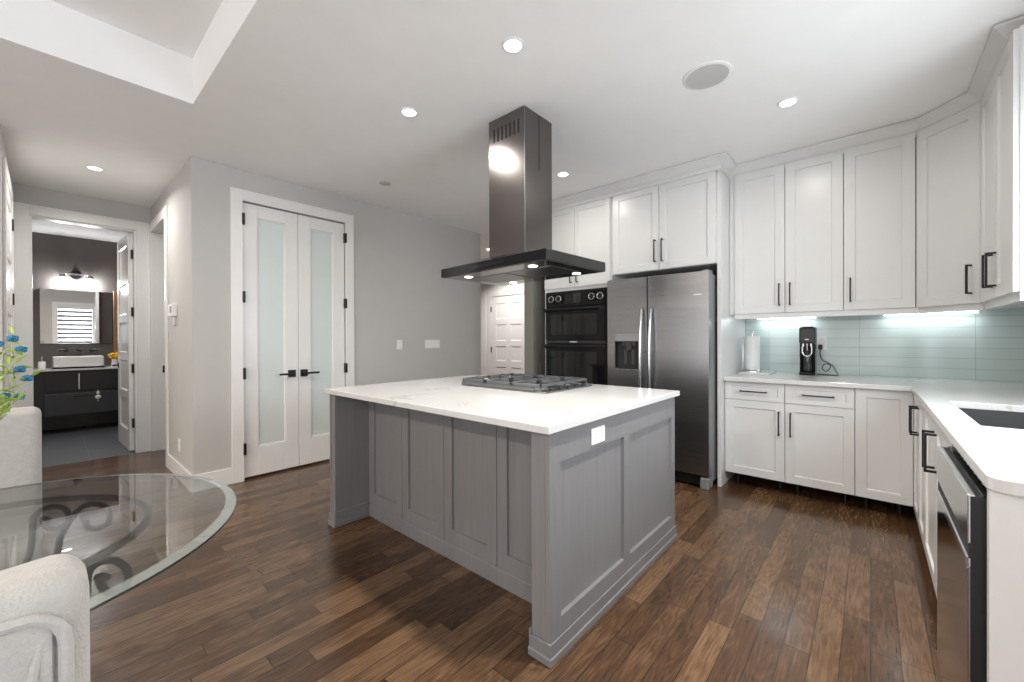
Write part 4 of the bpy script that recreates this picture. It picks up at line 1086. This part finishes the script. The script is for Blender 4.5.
cp = [(-0.336, 4.545, 1.137), (-0.335, 4.53, 1.08), (-0.315, 4.52, 1.04), (-0.275, 4.51, 1.02), (-0.262, 4.51, 0.985), (-0.29, 4.51, 0.945), (-0.318, 4.51, 0.97), (-0.30, 4.50, 1.01), (-0.25, 4.50, 1.0), (-0.225, 4.50, 0.95), (-0.21, 4.49, 0.9185), (-0.26, 4.47, 0.9185), (-0.32, 4.48, 0.9185), (-0.352, 4.49, 0.9195)]
def smoothpts(pts, n=6):
    pts = [Vector(p) for p in pts]; out = []
    for i in range(len(pts) - 1):
        p0, p1, p2, p3 = pts[max(0, i - 1)], pts[i], pts[i + 1], pts[min(len(pts) - 1, i + 2)]
        for k in range(n):
            u = k / n
            out.append(0.5 * ((2 * p1) + (p2 - p0) * u + (2 * p0 - 5 * p1 + 4 * p2 - p3) * u * u + (3 * p1 - p0 - 3 * p2 + p3) * u ** 3))
    out.append(pts[-1]); return out
MB().tube(smoothpts(cp), 0.0035, 8).build('wire', 'black', t, smooth=True)

# ------------------------------------------------------------------ dining table
TX, TY, TZ = -1.655, -0.185, 0.738
t = thing('dining_table', 'round glass dining table on wrought iron scrolls at lower left', 'table', (TX, TY, 0))
R = 0.598
mb = MB().lathe([(0, TZ), (R - 0.028, TZ), ], 96, (TX, TY, 0)); mb.lathe([(0, TZ - 0.012), (R - 0.004, TZ - 0.012)], 96, (TX, TY, 0))
gt = mb.build('glass_top', 'glass', t, smooth=True)
MB().lathe([(R - 0.028, TZ), (R - 0.001, TZ - 0.005)], 96, (TX, TY, 0)).build('bevelled_edge', 'glassedge', gt, smooth=True)
MB().lathe([(R - 0.001, TZ - 0.005), (R, TZ - 0.007), (R - 0.001, TZ - 0.011), (R - 0.004, TZ - 0.012)], 96, (TX, TY, 0)).build('edge_rim', 'rim', gt, smooth=True)
RR = 0.38
ringp = [(TX - 0.03 + RR * math.cos(2 * PI * k / 64), TY + 0.01 + RR * math.sin(2 * PI * k / 64), TZ - 0.012 - 0.010) for k in range(64)]
MB().tube(ringp, 0.010, 10, closed=True).build('ring', 'wrought', t, smooth=True)
def scroll(a, r0, lean, radial=False):
    """one wrought iron leg: foot on the floor, upright stem under the ring, top curling along the ring"""
    ca, sa = math.cos(a), math.sin(a)
    ta = Vector((sa, -ca, 0))           # tangent, clockwise
    ra = Vector((ca, sa, 0))
    def at(t_, r, z):
        if radial: return Vector((TX - 0.03, TY + 0.01, z)) + ra * (r - 0.03 + max(t_, 0))
        return Vector((TX - 0.03, TY + 0.01, z)) + ra * r + ta * t_
    pts = [at(0.0, 0.26, 0.010), at(0.0, 0.23, 0.012), at(0.0, 0.15, 0.06), at(-0.01, 0.10, 0.20), at(-0.02, 0.13, 0.34), at(-0.015 - lean * .3, 0.25, 0.45), at(-0.005, 0.345, 0.54), at(0, 0.362, 0.60)]
    cz = 0.716 - 0.012 - r0
    for k in range(20):
        th = PI * 0.93 - k * (2 * PI * 1.02) / 19
        r = r0 * (1 - 0.62 * k / 19)
        pts.append(at(r0 + lean + r * math.cos(th), 0.366, cz + r * math.sin(th)))
    P_ = smoothpts(pts, 4)
    n = len(P_); rad = [0.0085] * n
    for k in range(9): rad[n - 1 - k] = 0.0085 + 0.009 * (1 - k / 9)
    return MB().tube(P_, rad, 10)
for deg, r0, ln, rd in ((157, 0.050, 0.0, False), (146, 0.058, 0.03, False), (45, 0.056, 0.0, True), (300, 0.052, 0.0, True), (235, 0.052, 0.0, True)):
    scroll(math.radians(deg), r0, ln, rd).build('scroll_leg', 'wrought', t, smooth=True)
MB().tube([(TX - 0.03 + 0.10 * math.cos(2 * PI * k / 48), TY + 0.01 + 0.10 * math.sin(2 * PI * k / 48), 0.20) for k in range(48)], 0.010, 8, closed=True).build('collar', 'wrought', t, smooth=True)

# flowers on the table
t = thing('flower_arrangement', 'glass vase of blue flowers and yellow green leaves on the table', 'flowers', (TX, TY, TZ))
MB().lathe([(0, TZ), (0.05, TZ), (0.055, TZ + 0.02), (0.045, TZ + 0.10), (0.04, TZ + 0.18), (0.052, TZ + 0.235), (0.049, TZ + 0.235), (0.037, TZ + 0.18), (0.042, TZ + 0.10), (0.05, TZ + 0.025), (0, TZ + 0.012)], 32, (TX, TY, 0)).build('vase', 'vase', t, smooth=True)
rnd = random.Random(4)
lv = MB(); st = MB()
tips = []
fixed = [(-1.75, -0.060, 1.245), (-1.75, -0.045, 1.215), (-1.75, -0.048, 1.160), (-1.75, -0.035, 1.135), (-1.75, -0.050, 1.085), (-1.75, -0.075, 1.09), (-1.74, -0.085, 1.23), (-1.73, -0.10, 1.13)]
for p in fixed: tips.append(Vector(p))
for k in range(22):
    a = rnd.uniform(0, 2 * PI); r = rnd.uniform(0.04, 0.19)
    x, y = TX + r * math.cos(a), TY + r * math.sin(a) - 0.03
    tips.append(Vector((x, min(y, -0.07), TZ + rnd.uniform(0.33, 0.55))))
for p in tips:
    b0 = Vector((TX + rnd.uniform(-0.02, 0.02), TY + rnd.uniform(-0.02, 0.02), TZ + 0.03))
    mid = b0.lerp(p, 0.55) + Vector((0, 0, 0.06)); neck = Vector((TX + (p.x - TX) * 0.12, TY + (p.y - TY) * 0.12, TZ + 0.22))
    st.tube(smoothpts([b0, neck, mid, p], 5), 0.0018, 5)
    for q in range(9):
        u = rnd.uniform(0.55, 1.0); c_ = neck.lerp(p, u) + Vector((rnd.uniform(-.02, .02), rnd.uniform(-.02, .02), rnd.uniform(-.02, .025)))
        d_ = Vector((rnd.uniform(-1, 1), rnd.uniform(-1, 1), rnd.uniform(-0.2, 1.2))).normalized() * rnd.uniform(0.02, 0.045)
        s_ = d_.orthogonal().normalized() * 0.005
        bm = lv.bm
        v_ = [bm.verts.new(c_), bm.verts.new(c_ + d_ * 0.5 + s_), bm.verts.new(c_ + d_ + Vector((0, 0, -0.006))), bm.verts.new(c_ + d_ * 0.5 - s_)]
        bm.faces.new(v_)
st.build('stems', 'stem', t, smooth=True)
lv.build('leaves', 'green', t).modifiers.new('thick', 'SOLIDIFY').thickness = 0.001
for i, p in enumerate(tips[:16]):
    mb = MB()
    for k in range(6):
        a = 2 * PI * k / 6 + i
        mb.ball(p + Vector((0.006 * math.cos(a), 0.006 * math.sin(a), 0.003 * math.cos(3 * a))), 0.0062, 1, 1, 0.9, 8)
    mb.ball(p + Vector((0, 0, 0.004)), 0.006, 1, 1, 1, 8)
    mb.build('blossom', 'blue', t, smooth=True)

# ------------------------------------------------------------------ chairs
def rounded_block(x0, x1, y0, y1, z0, z1, r, seg=5, puff=0.0):
    bm = bmesh.new(); bmesh.ops.create_cube(bm, size=1)
    for v in bm.verts: v.co = Vector(((x0 + x1) / 2 + v.co.x * (x1 - x0), (y0 + y1) / 2 + v.co.y * (y1 - y0), (z0 + z1) / 2 + v.co.z * (z1 - z0)))
    bmesh.ops.bevel(bm, geom=bm.edges[:], offset=r, segments=seg, profile=0.5, affect='EDGES')
    bmesh.ops.subdivide_edges(bm, edges=[e for e in bm.edges if e.calc_length() > 0.15], cuts=8, use_grid_fill=True)
    rr = random.Random(3)
    for v in bm.verts:
        u = (v.co.y - y0) / (y1 - y0); q = (v.co.z - z0) / (z1 - z0)
        v.co.x += 0.004 * math.sin(9 * u + 3 * q) * math.sin(7 * q)
        v.co.z += 0.005 * math.sin(11 * u + 1.0) * q
    m = MB(); m.bm.free(); m.bm = bm
    return m
def chair_proto(loc, rot, label):
    # chair built at the origin facing +x, then placed: parts keep local coordinates
    t = thing('dining_chair', label, 'chair', (0, 0, 0), 0.0, group='upholstered dining chairs at the glass table')
    bk = rounded_block(0.0, 0.10, -0.255, 0.255, 0.44, 0.984, 0.03).build('backrest', 'fabric', t, smooth=True)
    # outer back: border with welt and loose inner panel
    w0, w1, z0, z1 = -0.236, 0.236, 0.45, 0.956
    pts = []; rc = 0.035
    for (cy, cz, a0) in ((w1 - rc, z1 - rc, 0), (w0 + rc, z1 - rc, PI / 2), (w0 + rc, z0 + rc, PI), (w1 - rc, z0 + rc, 1.5 * PI)):
        for k in range(6):
            th = a0 + k / 5 * PI / 2
            pts.append((-0.002, cy + rc * math.cos(th), cz + rc * math.sin(th)))
    MB().tube(pts, 0.006, 8, closed=True).build('welt', 'fabric', bk, smooth=True)
    bm = rounded_block(-0.006, 0.02, w0 + 0.008, w1 - 0.008, z0 + 0.008, z1 - 0.008, 0.006, 2)
    bm.build('back_panel', 'fabric', bk, smooth=True)
    # vertical pleats near the panel edges
    for y, sg in ((w0 + 0.030, -1), (w1 - 0.030, 1)):
        MB().tube(smoothpts([(-0.005, y + sg * 0.004, z0 + 0.03), (-0.006, y + sg * 0.003, 0.65), (-0.006, y + sg * 0.004, 0.82), (-0.005, y + sg * 0.007, z1 - 0.06), (-0.004, y + sg * 0.014, z1 - 0.02)], 4), [0.005] * 12 + [0.0045, 0.004, 0.0035, 0.003, 0.002], 8).build('pleat', 'fabric', bk, smooth=True)
    st_ = rounded_block(0.06, 0.42, -0.25, 0.25, 0.35, 0.49, 0.03).build('seat', 'fabric', t, smooth=True)
    for (x, y) in ((0.06, 0.20), (0.06, -0.20), (0.38, 0.20), (0.38, -0.20)):
        MB().prism([(x - 0.02, y - 0.02), (x + 0.02, y - 0.02), (x + 0.02, y + 0.02), (x - 0.02, y + 0.02)], 0, 0.36, bev=0.003).build('leg', 'brownwall', t)
    t.location = loc; t.rotation_euler = (0, 0, rot)
    return t
ch = chair_proto((-0.640, -0.224, 0), PI, 'beige upholstered dining chair nearest the viewer with its piped back showing')
dup(ch, (-2.52, -0.27, 0), 0.02, 'beige upholstered dining chair on the far side of the glass table')

# ------------------------------------------------------------------ powder room
t = thing('vanity', 'black floating vanity with pale counter in the powder room', 'vanity', (-8.3, 0.2, 0.2))
MB().box(-8.615, -8.11, -0.68, 0.98, 0.24, 0.84).build('body', 'charcoal', t)
MB().box(-8.615, -8.08, -0.69, 0.995, 0.84, 0.862, 0.002).build('counter', 'quartz', t)
MB().box(-8.115, -8.095, -0.02, 0.97, 0.245, 0.535, 0.003).build('drawer', 'charcoal2', t)
MB().box(-8.112, -8.10, -0.02, 0.97, 0.565, 0.82, 0.002).build('upper_front', 'charcoal', t)
MB().box(-8.093, -8.09, 0.24, 0.42, 0.478, 0.492).build('drawer_slot', 'void', t)
MB().box(-8.095, -8.085, 0.285, 0.30, 0.58, 0.80, 0.003).build('pull', 'chrome', t)
t2 = thing('hanging_tag', 'small white round tag hanging on the vanity drawer', 'tag', (-8.09, 0.47, 0.5))
MB().ball((-8.082, 0.472, 0.46), 0.03, 0.25, 1, 1).ball((-8.0845, 0.472, 0.52), 0.018, 0.25, 1, 1).box(-8.0895, -8.086, 0.468, 0.476, 0.40, 0.56).build('disc', 'plastic', t2, smooth=True)
t = thing('vessel_sink', 'white rectangular vessel sink on the powder room vanity', 'sink', (-8.3, 0.29, 0.862))
mb = MB()
bx0, bx1, by0, by1, bz0, bz1 = -8.52, -8.16, 0.05, 0.545, 0.862, 1.025
mb.box(bx0, bx1, by0, by0 + 0.015, bz0, bz1, 0.004).box(bx0, bx1, by1 - 0.015, by1, bz0, bz1, 0.004).box(bx0, bx0 + 0.015, by0, by1, bz0, bz1, 0.004).box(bx1 - 0.015, bx1, by0, by1, bz0, bz1, 0.004).box(bx0, bx1, by0, by1, bz0, bz0 + 0.03, 0.004)
mb.build('bowl', 'ceramic', t)
t = thing('wall_faucet', 'black wall mounted faucet above the vessel sink', 'faucet', (-8.62, 0.31, 1.11))
MB().box(-8.62, -8.40, 0.285, 0.335, 1.095, 1.125, 0.004).build('spout', 'black', t)
for y in (0.185, 0.44):
    hh = MB().cyl((-8.62, y, 1.11), (-8.57, y, 1.11), 0.026).box(-8.575, -8.56, y - 0.07 if y < 0.3 else y - 0.02, y + 0.02 if y < 0.3 else y + 0.07, 1.10, 1.12, 0.003)
    hh.build('handle', 'black', t)
t = thing('wall_mirror', 'frameless mirror above the vessel sink', 'mirror', (-8.6, 0.28, 1.55))
MB().box(-8.62, -8.60, -0.055, 0.655, 1.205, 1.965, 0.002).build('backing', 'black', t)
MB().box(-8.602, -8.596, -0.055, 0.655, 1.205, 1.965).build('mirror_glass', 'mirror', t)
t = thing('vanity_light', 'chrome two lamp wall light over the powder room mirror', 'light', (-8.6, 0.29, 2.2))
MB().cyl((-8.62, 0.288, 2.19), (-8.575, 0.288, 2.19), 0.062, n=32).build('back_plate', 'black', t, smooth=True)
MB().tube([(-8.55, 0.12, 2.19), (-8.55, 0.455, 2.19)], 0.011).build('bar', 'chrome', t, smooth=True)
MB().cyl((-8.58, 0.288, 2.19), (-8.55, 0.288, 2.19), 0.014).build('arm', 'chrome', t)
for y in (0.155, 0.43):
    s_ = MB().cyl((-8.54, y, 2.185), (-8.54, y, 2.14), 0.030, 0.036, 20).build('socket_cup', 'chrome', t, smooth=True)
    MB().ball((-8.54, y, 2.115), 0.030).build('globe', 'lens', s_, smooth=True)
    l = bpy.data.lights.new('vanity_lamp', 'POINT'); l.energy = 10; l.color = (0.95, 0.97, 1.0); l.shadow_soft_size = 0.045
    lo_ = bpy.data.objects.new('vanity_lamp', l); COL.objects.link(lo_); lo_.parent = t
    lo_.location = Vector((-8.54, y, 2.04)) - Vector((-8.6, 0.29, 2.2))
tag(MB().box(-8.62, -8.575, 0.672, 0.998, 0.864, 1.99, 0.004).build('wood_panel', 'brownpanel'), 'upright brown wood panel right of the powder room mirror', 'wood panel')
t = thing('soap_dispenser', 'white soap bottle with pump left of the vessel sink', 'soap dispenser', (-8.35, -0.04, 0.862))
MB().lathe([(0, 0.862), (0.034, 0.862), (0.036, 0.87), (0.036, 0.95), (0.028, 0.965), (0, 0.965)], 24, (-8.35, -0.04, 0)).build('bottle', 'ceramic', t, smooth=True)
MB().cyl((-8.35, -0.04, 0.965), (-8.35, -0.04, 1.03), 0.008).box(-8.36, -8.30, -0.046, -0.034, 1.02, 1.035, 0.003).build('pump', 'chrome', t)
t = thing('bud_vase', 'small vase of yellow flowers by the powder room door', 'flowers', (-8.35, 0.66, 0.862))
MB().lathe([(0, 0.862), (0.035, 0.862), (0.038, 0.88), (0.03, 0.96), (0.034, 0.975), (0, 0.97)], 24, (-8.35, 0.66, 0)).build('vase', 'ceramic', t, smooth=True)
mb = MB(); r_ = random.Random(2)
for k in range(14): mb.ball((-8.35 + r_.uniform(-.05, .05), 0.655 + r_.uniform(-.055, .055), 1.03 + r_.uniform(-.03, .03)), 0.026, 1, 1, 0.8, 10)
mb.build('petals', 'yellow', t, smooth=True)
mb = MB()
for k in range(5): mb.cyl((-8.35, 0.66, 0.95), (-8.35 + r_.uniform(-.03, .03), 0.655 + r_.uniform(-.03, .03), 1.03), 0.003, n=6)
mb.build('stems', 'stem', t)
